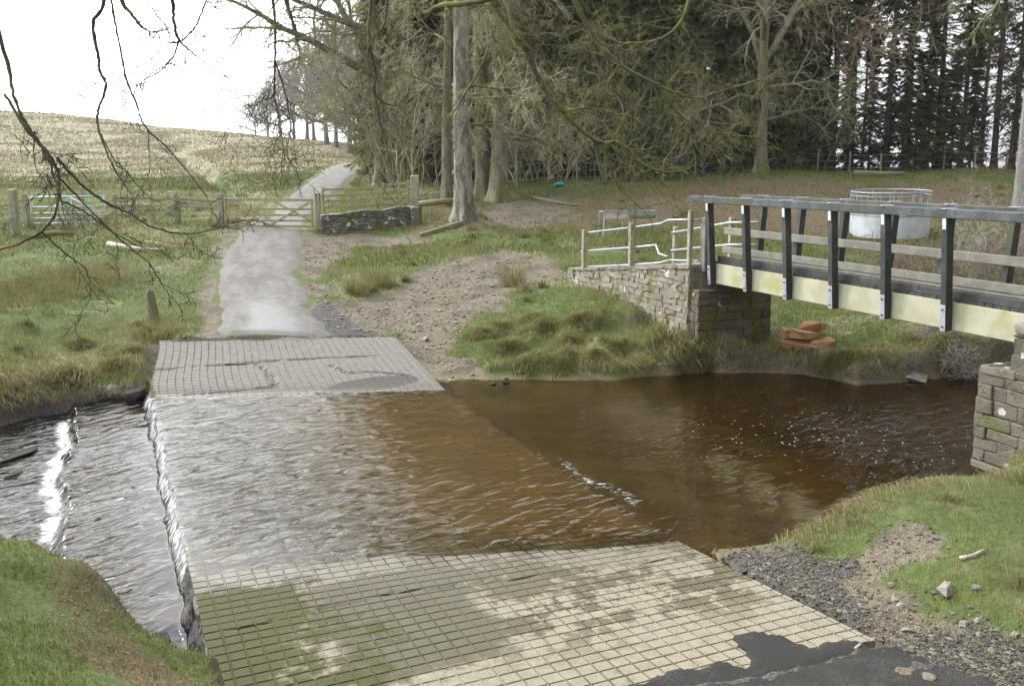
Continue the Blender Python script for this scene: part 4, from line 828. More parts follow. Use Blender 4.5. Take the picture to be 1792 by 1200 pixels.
# ------------------------------------------------------------------ trees
def rv(): return rng.normal(size=3)
def unit(a): return a / (np.linalg.norm(a) + 1e-9)
def perp(d, ang, az):
    ref = np.array([0, 0, 1.]) if abs(d[2]) < .9 else np.array([1., 0, 0])
    a = unit(np.cross(ref, d)); b = np.cross(d, a)
    return unit(d * math.cos(ang) + (a * math.cos(az) + b * math.sin(az)) * math.sin(ang))
def grow(T, p, d, ln, r, lv, spec, sides=None):
    """one limb with its side limbs; spec per level: segs, wander, lift, kids, ratio, angle, start"""
    sp_ = spec[min(lv, len(spec) - 1)]; n_ = sp_['segs']; pl = [np.array(p, float)]; d = unit(np.array(d, float)); az = rng.random() * 6.28; kids = []
    for i in range(n_):
        f = (i + 1) / n_
        d = unit(d + rv() * sp_['wander'] + np.array([0, 0, sp_['lift'] * (1 if not sp_.get('tiplift') else (1 - f) + sp_['tiplift'] * f)]))
        pl.append(pl[-1] + d * ln / n_)
        kids.append((pl[-1], d, f))
    rr = r * (1 - np.linspace(0, 1, n_ + 1) ** 1.3 * sp_.get('taper', .85))
    T[min(lv, len(T) - 1)].add(pl, np.maximum(rr, spec[-1].get('rmin', .004)), sides or max(3, 8 - 2 * lv), .12 if lv < 2 else 0)
    if lv < len(spec) - 1:
        m_ = sp_['kids']
        for q in range(m_):
            f = sp_['start'] + (1 - sp_['start']) * (q + rng.random() * .8) / m_
            i = min(int(f * n_), n_ - 1); g = f * n_ - i; pos = pl[i] * (1 - g) + pl[i + 1] * g; az += 2.4 + rng.normal() * .5
            rk = max(r * (1 - f ** 1.3 * sp_.get('taper', .85)) * sp_['rr'], spec[-1].get('rmin', .004))
            grow(T, pos, perp(kids[i][1], rad(sp_['angle'] * rng.uniform(.75, 1.2)), az), ln * sp_['ratio'] * rng.uniform(.65, 1.25) * (1.15 - .5 * f), rk, lv + 1, spec)
def trunk_mesh(name, H, r, m_, lean=(0, 0), flare=.55, sides=18, seed=0, twist=.35, tipr=.35):
    zs_ = np.concatenate([np.linspace(-.4, 1.6, 14), np.linspace(2, H, 26)]); th_ = np.arange(sides) * 2 * np.pi / sides
    fl_ = 1 + flare * np.exp(-np.maximum(zs_, 0) / .38); lob = 1 + .30 * np.exp(-np.maximum(zs_, 0) / .55)[:, None] * np.sin(th_ * 5 + seed)[None] + .16 * (vnoise(th_[None] * 2.2 + seed, zs_[:, None] * .8, seed) - .5) + .08 * (vnoise(th_[None] * 5 + seed, zs_[:, None] * 3, seed + 1) - .5)
    rr = r * (1 - (1 - tipr) * np.clip(zs_, 0, H) / H); R2 = rr[:, None] * fl_[:, None] * lob
    cx = lean[0] * zs_ + .25 * np.sin(zs_ * .35 + seed) * twist; cy = lean[1] * zs_ + .2 * np.cos(zs_ * .3 + seed) * twist
    cx -= cx[2]; cy -= cy[2]
    V = np.stack([cx[:, None] + R2 * np.cos(th_), cy[:, None] + R2 * np.sin(th_), zs_[:, None] + 0 * R2], -1).reshape(-1, 3)
    i = np.arange(len(zs_) * sides).reshape(len(zs_), sides); j = np.roll(i, -1, 1); Q = np.stack([i[:-1], j[:-1], j[1:], i[1:]], -1).reshape(-1, 4)
    at = lambda z: np.array([np.interp(z, zs_, cx), np.interp(z, zs_, cy), z])
    return quads_mesh(name, V, Q, m_, smooth=True), at, lambda z: r * (1 - (1 - tipr) * z / H)
def S(segs, wander, lift, kids=0, ratio=.5, angle=50, start=.25, rr=.6, **k): return dict(segs=segs, wander=wander, lift=lift, kids=kids, ratio=ratio, angle=angle, start=start, rr=rr, **k)
SPEC_BEECH = [S(9, .13, .02, 9, .42, 52, .2, .55), S(7, .16, -.02, 8, .45, 48, .15, .55), S(5, .20, -.10, 5, .5, 45, .2, .7), S(4, .22, -.12, 0, rmin=.008)]
SPEC_ARCH = [S(9, .13, .02, 14, .36, 55, .15, .5), S(7, .18, -.03, 11, .48, 50, .1, .5), S(5, .22, -.12, 6, .5, 45, .15, .7), S(4, .25, -.12, 0, rmin=.008)]
SPEC_FAR = [S(7, .15, .05, 11, .45, 48, .15, .5), S(5, .18, .02, 11, .48, 45, .15, .6), S(4, .2, -.03, 0, rmin=.016)]
def beech(name, label, pos, H, r, limbs, m_bark, m_twig, spec, lean=(0, 0), seed=0, group=None, m_limb=None, cat='tree'):
    t_ = thing(name, label, cat, pos, group)
    me, at, rad_at = trunk_mesh('trunk', H, r, m_bark, lean, seed=seed); obj('trunk', me, t_)
    TL, TT = Tubes(), Tubes()
    for (z, az, up, ln, rr) in limbs:
        d = np.array([math.cos(az) * math.cos(up), math.sin(az) * math.cos(up), math.sin(up)])
        grow([TL, TT], at(z), d, ln, rr, 0, spec)
    obj('limbs', TL.mesh('limbs', m_limb or m_bark), t_); obj('twigs', TT.mesh('twigs', m_twig), t_)
    return t_
def limbs_for(H, n_, z0, L_, r0, up0=.2, up1=.9, bias=None):
    o = []
    for i in range(n_):
        f = i / max(n_ - 1, 1); z = z0 + (H - z0) * f; az = (bias[i % len(bias)] + rng.normal() * .3) if bias else i * 2.4 + rng.normal() * .4
        o.append((z, az, up0 + (up1 - up0) * f + rng.normal() * .12, L_ * (1 - .4 * f) * rng.uniform(.8, 1.2), r0 * (1 - .5 * f)))
    return o
def drape(n_, z0, z1): return [(rng.uniform(z0, z1), rng.random() * 6.28, rng.uniform(-.3, .5), rng.uniform(.7, 2.0), .022) for _ in range(n_)]
p = G(813, 380, 34); big = beech('beech_tree', 'tall straight beech with a grey lichened trunk and flaring roots beside the log rail', p, 19, .33, [(8.0, 3.14, .02, 3.0, .10), (9.6, 2.3, .4, 4.0, .07), (7, .2, .5, 5.5, .13), (8, 3.6, .45, 6, .14), (9.5, 1.6, .6, 6, .13), (11, 5, .6, 6, .12), (13, 2.6, .8, 6, .12), (15, .3, .9, 5, .1), (4.2, 5.6, -.15, 3.2, .05), (4.6, .4, -.1, 3.4, .05)], M_BEECH, M_TWIG, SPEC_BEECH, (.006, 0), 3, None, M_BEECHM)
p = G(846, 347, 43); beech('beech_tree', 'mossy left stem of the twin beech behind the big beech', p, 18, .36, limbs_for(16, 9, 2.8, 4.6, .08, -.1, .9) + drape(20, 1.6, 11), M_BEECHM, M_TWIG, SPEC_BEECH, (.004, .01), 8, 'twin stemmed beech')
p = G(874, 349, 42.4); beech('beech_tree', 'right stem of the twin beech, hung with drooping pale twigs', p, 18, .40, limbs_for(16, 9, 3.0, 4.4, .08, -.2, .9) + drape(26, 1.2, 12), M_BEECHM, M_TWIG, SPEC_BEECH, (.0, .012), 11, 'twin stemmed beech')
p = G(1331, 302, 50); beech('beech_tree', 'forked mossy beech with a pale bare foot standing in front of the dark spruces', p, 15, .31, [(5.2, 2.6, 1.0, 8, .17), (5.5, .3, .95, 8, .19), (3.6, 3.3, .2, 6, .11), (4.2, 5.8, .1, 5.5, .10), (2.6, .2, .1, 5, .08), (2.4, 3.4, .05, 5, .08), (6.5, 4.3, .5, 6, .12), (8, 1.5, .7, 6, .12), (3.2, 4.6, .1, 4, .07), (9, 3.2, .5, 6, .1), (10, 0, .6, 5, .1)], M_BEECHM, M_TWIG, SPEC_BEECH, (.004, 0), 15)
p = G(664, 305, 50); beech('beech_tree', 'old beech with long arching limbs reaching out over the lane', p, 15, .27, [(5.6, 3.25, .55, 9, .22), (6.8, 3.0, .75, 9, .20), (7.6, 3.5, .45, 8, .16), (8.5, 2.6, .9, 8, .15), (5, .2, .3, 5, .1), (9, 4.4, .6, 7, .13), (10, 1.2, .7, 7, .13), (11.5, 3.2, .6, 7, .12), (4.2, 3.9, .1, 4.5, .07), (3.6, 2.7, 0, 4, .06)], M_BEECHM, M_TWIG, SPEC_ARCH, (-.02, 0), 19)
p = G(783, 345, 40); beech('beech_tree', 'slimmer moss-green beech half hidden behind the big beech trunk', p, 15, .22, limbs_for(13, 7, 3.2, 4.2, .07, .1, .9), M_BEECHM, M_TWIG, SPEC_BEECH, (.0, .0), 23)
p = G(1814, 300, 30); beech('beech_tree', 'broad dark grey trunk at the right edge beyond the bare thicket', p, 15, .55, limbs_for(13, 6, 6.5, 5, .12, .2, .9), M_FARBARK, M_TWIG, SPEC_BEECH, (-.012, 0), 29)
# row of far bare trees along the brow of the lane
proto = beech('roadside_tree', '-', (0, 0, 0), 8, .24, limbs_for(8, 12, 2.2, 6.5, .17, .25, 1.25), M_FARBARK, M_FARTWIG, SPEC_FAR, seed=31)
proto2 = beech('roadside_tree', '-', (0, 0, 0), 7, .2, limbs_for(7, 11, 2.0, 6.0, .15, .35, 1.3), M_FARBARK, M_FARTWIG, SPEC_FAR, seed=37)
for i, (u, v, t, s_) in enumerate([(447,246,150,.62),(470,247,145,.85),(492,248,138,.95),(515,250,132,1.0),(538,250,126,1.08),(550,250,118,1.15),(572,250,112,1.2),(588,252,106,1.25),(612,255,100,1.2),(622,256,97,.9),(634,257,92,1.25),(652,262,88,1.1)]):
    o = (proto, proto2)[i] if i < 2 else copy_tree((proto, proto2)[i % 2])
    q = P(u, v + 6, t=t); q[2] = hz(q[0], q[1]) - .1; o.location = q; o.rotation_euler = (0, 0, i * 1.7); o.scale = (s_ * .95,) * 3; tag(o, 'bare grey tree in the row along the brow beyond the lane', 'tree', 'row of far bare trees')
# ---- spruces
def needles(T, p, d, ln, n_, wd, droop):
    """flat sprays of narrow faces on both sides of a shoot"""
    k_ = np.arange(n_); f = (k_ + rng.random(n_)) / n_
    b = p + d[None] * (ln * f)[:, None] - np.array([0, 0, 1.])[None] * (droop * f ** 2 * ln)[:, None]
    side = unit(np.cross(d, (0, 0, 1))); sg_ = np.where(k_ % 2, 1, -1)[:, None]
    dirs = side[None] * sg_ * rng.uniform(.4, 1, (n_, 1)) + d[None] * rng.uniform(.3, .9, (n_, 1)) + rng.normal(size=(n_, 3)) * .28 - np.array([0, 0, .35])
    dirs /= np.linalg.norm(dirs, axis=1)[:, None]; L_ = (.24 + .38 * rng.random(n_))[:, None] * (1.15 - .6 * f)[:, None] * wd
    nn_ = rng.normal(size=(n_, 3)); wv = np.cross(dirs, nn_); wv /= np.linalg.norm(wv, axis=1)[:, None]; wv *= .045 * wd * (.7 + .6 * rng.random((n_, 1)))
    V = np.stack([b - wv * .5, b + dirs * L_ * .5 - wv, b + dirs * L_, b + dirs * L_ * .5 + wv], 1).reshape(-1, 3)
    T.quads(V, np.arange(n_ * 4).reshape(-1, 4))
def spruce_proto(H, r, zlive, zdead, blen, seed, mneedle, density=1.0, trunk_m=None):
    me, at, ra = trunk_mesh('trunk', H, r, trunk_m or M_PINEBARK, (0, 0), .35, 9, seed, .2, .12)
    TD, TN = Tubes(), Tubes(); z = zdead
    while z < H - .4:
        for q in range(rng.integers(3, 6)):
            az = rng.random() * 6.28; c = at(z); live = z > zlive + rng.normal() * .6
            top = (H - z) / (H - zlive) if z > zlive else 1; ln = blen * (.25 + .75 * min(1, top)) * rng.uniform(.6, 1.15)
            if not live: ln *= rng.uniform(.45, .95)
            el = rng.normal(-.05, .16) if z < H * .7 else .3
            d = np.array([math.cos(az) * math.cos(el), math.sin(az) * math.cos(el), math.sin(el)]); pl = [c]
            for s_ in range(5): d = unit(d + rv() * .08 + np.array([0, 0, -.09 if s_ < 3 else .07])); pl.append(pl[-1] + d * ln / 5)
            pl = np.array(pl); TD.add(pl, np.linspace(.028, .007, 6) * (1 + r), 3)
            for s_ in range(5):
                for w_ in range(2):
                    pos = pl[s_] + (pl[s_ + 1] - pl[s_]) * rng.random(); dd = unit(perp(unit(pl[s_ + 1] - pl[s_]), rad(rng.uniform(35, 75)), rng.choice([0.1, 3.0]) + rng.normal() * .35) + np.array([0, 0, -.25]))
                    l2 = ln * rng.uniform(.18, .38)
                    if live and rng.random() < density:
                        needles(TN, pos, dd, l2, int(10 * density) + 5, 1.0, .25)
                        if w_ == 0: needles(TN, pl[s_], unit(pl[s_ + 1] - pl[s_]), ln / 5, 7, 1.0, .1)
                    else: TD.add([pos, pos + dd * l2 * .5 + rv() * .03, pos + dd * l2 + rv() * .06], [.009, .007, .005], 3)
        z += rng.uniform(.28, .5)
    root = bpy.data.objects.new('spruce_tree', None); COL.objects.link(root)
    obj('trunk', me, root); obj('branches', TD.mesh('branches', M_DEAD), root); obj('needles', TN.mesh('needles', mneedle, smooth=False), root)
    return root
dense = [spruce_proto(17, .17, .6, .4, 2.5, 41, M_NEEDLE2, .9), spruce_proto(18, .19, 2.0, .5, 2.6, 43, M_NEEDLE2, .8), spruce_proto(19, .2, 1.2, .4, 2.7, 45, M_NEEDLE, .9)]
tall = [spruce_proto(21, .22, 9.5, 1.8, 2.0, 47, M_NEEDLE, .5), spruce_proto(22, .26, 8.0, 1.5, 2.2, 49, M_NEEDLE, .55), spruce_proto(20, .15, 11, 2.2, 1.7, 51, M_NEEDLE, .5)]
used = set()
def plant(o, x, y, s_, label, group):
    if o.name in used: o = copy_tree(o)
    else: used.add(o.name)
    o.location = (x, y, hz(x, y) - .1); o.rotation_euler = (0, 0, rng.random() * 6.28); o.scale = (s_, s_, s_ * rng.uniform(.92, 1.1)); tag(o, label, 'spruce', group)
EDGE = [(640, 62), (760, 54), (900, 52.5), (1050, 53), (1200, 54.5), (1300, 56), (1420, 57)]
rows = 0
for row in range(5):
    us = np.arange(668 + row * 9, 1400, 44 + 3 * row)
    for u in us:
        t = np.interp(u, [e[0] for e in EDGE], [e[1] for e in EDGE]) + row * 3.3 + rng.normal() * .5; uu = u + rng.normal() * 9
        x = (uu - 896) / FPX * t; y = t * .985; front = row < 2
        kind = (dense if (front or rng.random() < .5) else tall)[rng.integers(3)]
        plant(kind, x, y, rng.uniform(.75, 1.1), 'olive green spruce in the dense plantation wall behind the beeches', 'dense spruce plantation')
for i, (u, t) in enumerate([(1437, 59), (1468, 62), (1489, 68), (1530, 58.5), (1562, 65), (1592, 62), (1614, 59.5), (1655, 66), (1712, 60), (1690, 70), (1425, 66), (1405, 60)]):
    x = (u - 896) / FPX * t; y = t * .985
    plant(tall[i % 3], x, y, (1.15 if i in (0, 4, 8, 13) else .85) * rng.uniform(.9, 1.1), 'tall dark spruce with a bare lower trunk against the bright sky', 'tall spruces at the thin end of the plantation')
for i, (u, t) in enumerate([(1430, 58), (1560, 57.5), (1600, 58), (1640, 58.5), (1500, 57.5), (1350, 56.5), (1460, 59), (1580, 60), (1530, 60), (1625, 60.5), (1672, 60), (1405, 57.5)]):
    x = (u - 896) / FPX * t; y = t * .985
    plant(dense[2], x, y, .32 + .16 * rng.random(), 'young bushy spruce at the foot of the tall dark spruces', 'young spruces under the tall ones')
level = spruce_proto(18, .2, 1.5, .8, 3.3, 53, M_NEEDLE, .33)
for i, (u, t) in enumerate([(1742, 60), (1785, 63), (1835, 58)]):
    x = (u - 896) / FPX * t; y = t * .985; plant(level, x, y, 1.0, 'outlying spruce with sparse level branches at the right end of the wood', 'outlying spruces')
# ---- bare thickets
SPEC_BUSH = [S(6, .16, .05, 9, .5, 45, .15, .6), S(5, .2, .02, 7, .5, 45, .15, .6), S(4, .22, -.02, 0, rmin=.005)]
def thicket(name, label, pos, n_, ht, r, spread, m_, group=None, cat='shrub', lay=0):
    t_ = thing(name, label, cat, pos, group); A_, B_ = Tubes(), Tubes()
    for i in range(n_):
        az = rng.random() * 6.28; sp_ = rng.random() ** .6 * spread; q = np.array([math.cos(az) * sp_, math.sin(az) * sp_ * .6, 0]); q[2] = hz(pos[0] + q[0], pos[1] + q[1]) - pos[2] - .1
        grow([A_, B_], q, unit(np.array([q[0] * .3 + rng.normal() * .35 - lay, q[1] * .3 + rng.normal() * .3, 1.0])), ht * rng.uniform(.6, 1.1), r * rng.uniform(.6, 1.2), 0, SPEC_BUSH, 4)
    obj('stems', A_.mesh('stems', m_), t_); obj('twigs', B_.mesh('twigs', m_), t_); return t_
thicket('bare_thicket', 'wide tangle of reddish bare stems at the right behind the bridge', G(1745, 400, 27), 80, 1.6, .020, 3.4, M_SHRUB, lay=.5)
thicket('bare_shrub', 'tall pale bare shrub in front of the broad trunk at the right edge', G(1800, 340, 26.5), 14, 2.6, .028, 1.2, M_FARTWIG)
HB = []
for i, (u, v, t, h_, n_) in enumerate([(700,320,50,6.5,5),(735,330,46,5.5,5),(930,325,48,6,5),(990,322,49,6.5,5),(1060,318,50,7,5),(1130,316,51,6.5,5),(1190,314,52,7,5),(1250,310,53,6.5,5),(1290,308,53.5,6,4),(1390,306,55,5,4),(1440,305,56,4.0,4),(655,315,52,6.5,5),(678,312,51,7,5),(718,318,49,7,5),(760,325,47,6.5,4),(905,320,48,6,4),(960,318,49,7,4),(1030,316,50,7,4),(1095,314,51,7,4),(1160,312,52,7,4),(1220,310,53,7,4)]):
    q = G(u, v, t)
    if i < 3: o = thicket('bare_sapling', '-', q, n_, h_, .045, 1.3, (M_TWIG, M_TWIG, M_BEECHM)[i]); HB.append(o)
    else: o = copy_tree(HB[i % 3]); o.location = q; o.rotation_euler = (0, 0, i * 1.9); s_ = rng.uniform(.85, 1.15); o.scale = (s_, s_, s_ * h_ / 6.2)
    tag(o, 'clump of thin bare twiggy stems in front of the plantation wall', 'sapling', 'bare saplings along the wood edge')
thicket('bare_shrub', 'dead twiggy brush at the foot of the undercut bank by the near pier', P(1705, 640, t=20.3) * (1, 1, 0) + (0, 0, .1), 12, 1.0, .014, .7, M_FARTWIG, lay=1.6)
thicket('bare_shrub', 'low brown bramble mound under the pale blue gate', G(110, 402, 34.2), 22, .55, .012, 2.0, M_SHRUB)
# ---- rushes
def rushes(label, pos, n_, h_, sp_, m_=None):
    a = rng.random(n_) * 6.28; r_ = rng.random(n_) ** .6 * sp_; b = np.stack([np.cos(a) * r_, np.sin(a) * r_, 0 * a], -1) + pos
    b[:, 2] = gz(b[:, 0], b[:, 1]) - .02; ln = np.stack([np.cos(a) * .35 + rng.normal(size=n_) * .2, np.sin(a) * .35 + rng.normal(size=n_) * .2, np.ones(n_)], -1); ln /= np.linalg.norm(ln, axis=1)[:, None]
    H_ = h_ * rng.uniform(.5, 1.1, (n_, 1)); wd = np.stack([np.cos(a + 1.5), np.sin(a + 1.5), 0 * a], -1) * .007
    V = np.stack([b - wd, b + wd, b + ln * H_ + wd * .2 - np.array([0, 0, .05]), b + ln * H_ - wd * .2 - np.array([0, 0, .05])], 1).reshape(-1, 3)
    o = obj('rush_clump', quads_mesh('rush_clump', V, np.arange(n_ * 4).reshape(-1, 4), m_ or M_RUSH)); return tag(o, label, 'rushes')
rushes('left of two dark green rush clumps at the edge of the gravel wedge', hit(628, 512), 420, .55, .40); rushes('right of two dark green rush clumps at the edge of the gravel wedge', hit(668, 500), 420, .6, .42)
rushes('tall straw-coloured rush clump on the brow beside the abutment wall', hit(898, 500), 260, .75, .35); rushes('green rush clump in the middle of the grassy mound', hit(1035, 572), 160, .45, .18)
rushes('rush clump around the rotten post stump', hit(268, 590), 500, .42, .55)
for u, v, lb in [(120,500,'broad brownish rush bed far left, in the wet grass below the fence'),(190,485,'rush bed left of the stump, nearer to the lane'),(40,520,'rush bed at the left edge of the picture below the fence')]: rushes(lb, hit(u, v), 800, .5, 1.3)
# ------------------------------------------------------------------ overhanging branches in front
SPEC_TW = [S(5, .22, -.06, 4, .5, 48, .2, .7), S(4, .25, -.08, 2, .55, 45, .3, .7), S(3, .25, -.05, 0, rmin=.0022)]
def spline(q, n_):
    q = np.array(q, float); t = np.linspace(0, len(q) - 1, n_); i = np.clip(t.astype(int), 0, len(q) - 2); f = (t - i)[:, None]
    p0 = q[np.maximum(i - 1, 0)]; p1 = q[i]; p2 = q[i + 1]; p3 = q[np.minimum(i + 2, len(q) - 1)]
    return .5 * ((2 * p1) + (-p0 + p2) * f + (2 * p0 - 5 * p1 + 4 * p2 - p3) * f ** 2 + (-p0 + 3 * p1 - 3 * p2 + p3) * f ** 3)
def hanging(label, main, subs=(), m_=None, mt=None, twig=26, tl=.35, rt=.0035, name='overhanging_branch'):
    """main/subs: (list of (u, v, distance), radius at start, radius at end); a branch in its own depth"""
    A_, B_ = Tubes(), Tubes(); allp = []
    for k_, (px, r0, r1) in enumerate([main, *subs]):
        q = [P(u, v, t=t) for u, v, t in px]
        if k_ == 0: q = [q[0] + (q[0] - q[1]) * 1.2 + np.array([0, -.25, .5])] + q
        pl = spline(q, 7 * len(q)); jit_ = np.array([[fb, fc, fd] for fb, fc, fd in rng.normal(size=(len(pl), 3))]) * .0022; pl = pl + jit_
        A_.add(pl, np.linspace(r0, r1, len(pl)) * (1 + .18 * rng.normal(size=len(pl)).clip(-1, 1)), 7, .1); allp.append((pl, len(pl), r1))
    for pl, n_, r1 in allp:
        for i in range(int(twig * n_ / 30)):
            a = rng.integers(int(n_ * .2), n_ - 1); d = unit(pl[min(a + 1, n_ - 1)] - pl[a - 1])
            grow([B_], pl[a], perp(d, rad(rng.uniform(30, 70)), rng.random() * 6.28), tl * rng.uniform(.4, 1.3), rt, 0, SPEC_TW, 3)
        d = unit(pl[-1] - pl[-3]); grow([B_], pl[-1], d, tl, r1 * .8, 0, SPEC_TW, 4)
    o = obj(name, A_.mesh(name, m_ or M_DKTWIG)); tag(o, label, 'branch', 'branches hanging into view from overhead trees'); obj('twigs', B_.mesh('twigs', mt or M_DKTWIG), o); return o
def D(px, t0, t1=None): n_ = len(px); return [(u, v, t0 + ((t1 or t0) - t0) * i / (n_ - 1)) for i, (u, v) in enumerate(px)]
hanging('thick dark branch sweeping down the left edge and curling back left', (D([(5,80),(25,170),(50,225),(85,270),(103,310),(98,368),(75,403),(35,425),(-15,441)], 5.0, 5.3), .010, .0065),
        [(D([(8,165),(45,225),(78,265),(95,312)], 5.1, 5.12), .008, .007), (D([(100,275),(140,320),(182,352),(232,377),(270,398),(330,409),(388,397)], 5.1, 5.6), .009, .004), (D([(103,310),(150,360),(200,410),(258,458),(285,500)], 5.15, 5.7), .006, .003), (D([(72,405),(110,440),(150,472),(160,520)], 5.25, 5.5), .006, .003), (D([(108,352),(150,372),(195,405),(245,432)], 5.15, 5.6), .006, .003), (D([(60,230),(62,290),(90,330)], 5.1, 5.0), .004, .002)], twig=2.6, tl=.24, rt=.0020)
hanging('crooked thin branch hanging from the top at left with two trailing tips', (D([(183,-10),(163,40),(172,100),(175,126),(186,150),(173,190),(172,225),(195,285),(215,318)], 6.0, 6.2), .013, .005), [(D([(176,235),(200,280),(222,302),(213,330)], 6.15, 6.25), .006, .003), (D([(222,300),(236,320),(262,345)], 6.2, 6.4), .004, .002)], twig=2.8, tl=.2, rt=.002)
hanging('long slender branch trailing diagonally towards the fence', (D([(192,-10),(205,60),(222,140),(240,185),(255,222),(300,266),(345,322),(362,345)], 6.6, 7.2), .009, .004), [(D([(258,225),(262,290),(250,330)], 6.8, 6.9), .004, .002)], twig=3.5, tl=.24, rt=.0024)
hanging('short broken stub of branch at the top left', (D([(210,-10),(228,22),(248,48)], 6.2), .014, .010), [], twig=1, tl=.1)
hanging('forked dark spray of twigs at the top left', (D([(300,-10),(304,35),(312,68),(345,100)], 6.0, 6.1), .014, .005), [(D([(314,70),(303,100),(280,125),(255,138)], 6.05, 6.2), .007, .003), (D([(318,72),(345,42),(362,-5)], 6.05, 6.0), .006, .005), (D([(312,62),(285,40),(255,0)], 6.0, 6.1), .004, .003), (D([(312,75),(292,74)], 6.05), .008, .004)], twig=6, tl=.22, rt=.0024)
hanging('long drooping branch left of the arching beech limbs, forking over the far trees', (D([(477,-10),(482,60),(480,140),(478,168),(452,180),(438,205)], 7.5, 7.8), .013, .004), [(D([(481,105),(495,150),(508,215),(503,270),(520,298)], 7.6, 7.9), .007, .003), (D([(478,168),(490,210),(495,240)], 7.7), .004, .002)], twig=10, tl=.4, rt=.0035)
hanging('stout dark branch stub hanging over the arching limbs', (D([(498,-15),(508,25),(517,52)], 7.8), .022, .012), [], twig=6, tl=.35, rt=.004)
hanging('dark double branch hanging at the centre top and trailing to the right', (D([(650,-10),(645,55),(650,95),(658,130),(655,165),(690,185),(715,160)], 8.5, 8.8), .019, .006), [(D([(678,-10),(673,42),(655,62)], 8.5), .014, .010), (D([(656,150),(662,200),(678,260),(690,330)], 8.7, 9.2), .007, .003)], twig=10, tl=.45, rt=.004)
hanging('mossy bough reaching in at the top centre with an upturned tip', (D([(738,18),(770,10),(830,4),(900,-20)], 9.5, 9.0), .016, .03), [], M_MOSSTWIG, M_MOSSTWIG, 10, .5, .005)
hanging('long mossy bough falling from the top centre towards the ramp railings', (D([(850,-30),(872,15),(905,62),(925,95),(945,142),(985,195),(1018,228),(1052,250),(1085,250),(1130,290),(1165,302)], 11.5, 13.5), .062, .012), [(D([(1055,250),(1066,290),(1085,330),(1130,372)], 12.8, 13.4), .02, .006), (D([(1075,247),(1105,262),(1140,275),(1200,300)], 13, 14), .014, .006), (D([(985,195),(1040,190),(1100,205)], 12.4, 13.2), .014, .005), (D([(1090,255),(1120,300),(1180,330)], 13.1, 13.6), .012, .005)], M_MOSSTWIG, M_MOSSTWIG, 18, .7, .006)
hanging('second mossy branch crossing the twin beech from the top', (D([(880,-20),(892,25),(900,55),(925,62)], 11.0), .03, .01), [(D([(855,80),(840,120),(812,165)], 11), .008, .014)], M_MOSSTWIG, M_MOSSTWIG, 10, .5, .005)
hanging('pale mossy bough dipping across the dark plantation at right of centre', (D([(1025,40),(1085,112),(1150,148),(1215,172),(1260,160),(1335,138)], 13.5, 15), .035, .007), [(D([(1150,148),(1195,205),(1255,232),(1330,240)], 14, 15.5), .018, .006), (D([(1085,112),(1060,150),(1040,185)], 13.6, 13.9), .012, .005), (D([(1195,205),(1210,240),(1260,262)], 14.4, 15), .01, .004)], M_MOSSTWIG, M_MOSSTWIG, 20, .7, .006)
hanging('thin pale bough entering at the top right before the tall spruces', (D([(1395,-20),(1430,25),(1470,55),(1510,80),(1560,100)], 14, 15), .028, .007), [(D([(1470,-10),(1500,35),(1530,50),(1610,55)], 14, 15), .018, .006)], M_MOSSTWIG, M_SHRUB, 26, .8, .006)
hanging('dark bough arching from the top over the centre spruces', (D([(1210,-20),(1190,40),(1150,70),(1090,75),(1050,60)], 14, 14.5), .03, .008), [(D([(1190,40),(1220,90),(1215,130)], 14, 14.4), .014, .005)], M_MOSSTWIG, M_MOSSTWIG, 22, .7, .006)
# ------------------------------------------------------------------ grass, leaves, gravel
def scatter(n_, t0, t1, pw=1.0):
    q = rng.random(n_); t = t0 * (t1 / t0) ** q if pw == 1 else t0 + (t1 - t0) * q; u = rng.uniform(-190, 1980, n_) if t0 > 5 else rng.uniform(-800, 2650, n_)
    x = (u - 896) / FPX * t; return x, t * .985 - .1
GP = []
def blades(x, y, h, wd, colA, colB, mixf, lean, leanamt, keepm):
    keepm = keepm & True; x, y, h, wd, mixf, leanamt = [a[keepm] for a in (x, y, h, wd, mixf, leanamt)]; lean = lean[keepm]; n_ = len(x)
    b = np.stack([x, y, gz(x, y) - .01], -1); a = rng.random(n_) * 6.28; wv = np.stack([np.cos(a), np.sin(a), 0 * a], -1) * wd[:, None]
    up = np.array([0, 0, 1.]); L_ = lean * leanamt[:, None]
    m1 = b + up * (h * .6)[:, None] * (1 - .25 * leanamt)[:, None] + L_ * (h * .3)[:, None]; tp_ = b + up * (h * (1 - .75 * leanamt))[:, None] + L_ * (h * 1.0)[:, None]
    V = np.stack([b - wv, b + wv, m1 + wv * .7, m1 - wv * .7, tp_], 1).reshape(-1, 3)
    c = np.asarray(colA)[None] * (1 - mixf[:, None]) + np.asarray(colB)[None] * mixf[:, None]; c = c * rng.uniform(.65, 1.3, (n_, 1)); c = np.concatenate([c, np.ones((n_, 1))], 1)
    GP.append((V, np.repeat(c, 5, 0)))
def rl(n_): a = rng.random(n_) * 6.28; return np.stack([np.cos(a), np.sin(a), 0 * a], -1)
GREEN, GREEN2, STRAW, TAN = (.105, .14, .024), (.13, .155, .03), (.33, .285, .14), (.42, .345, .21)
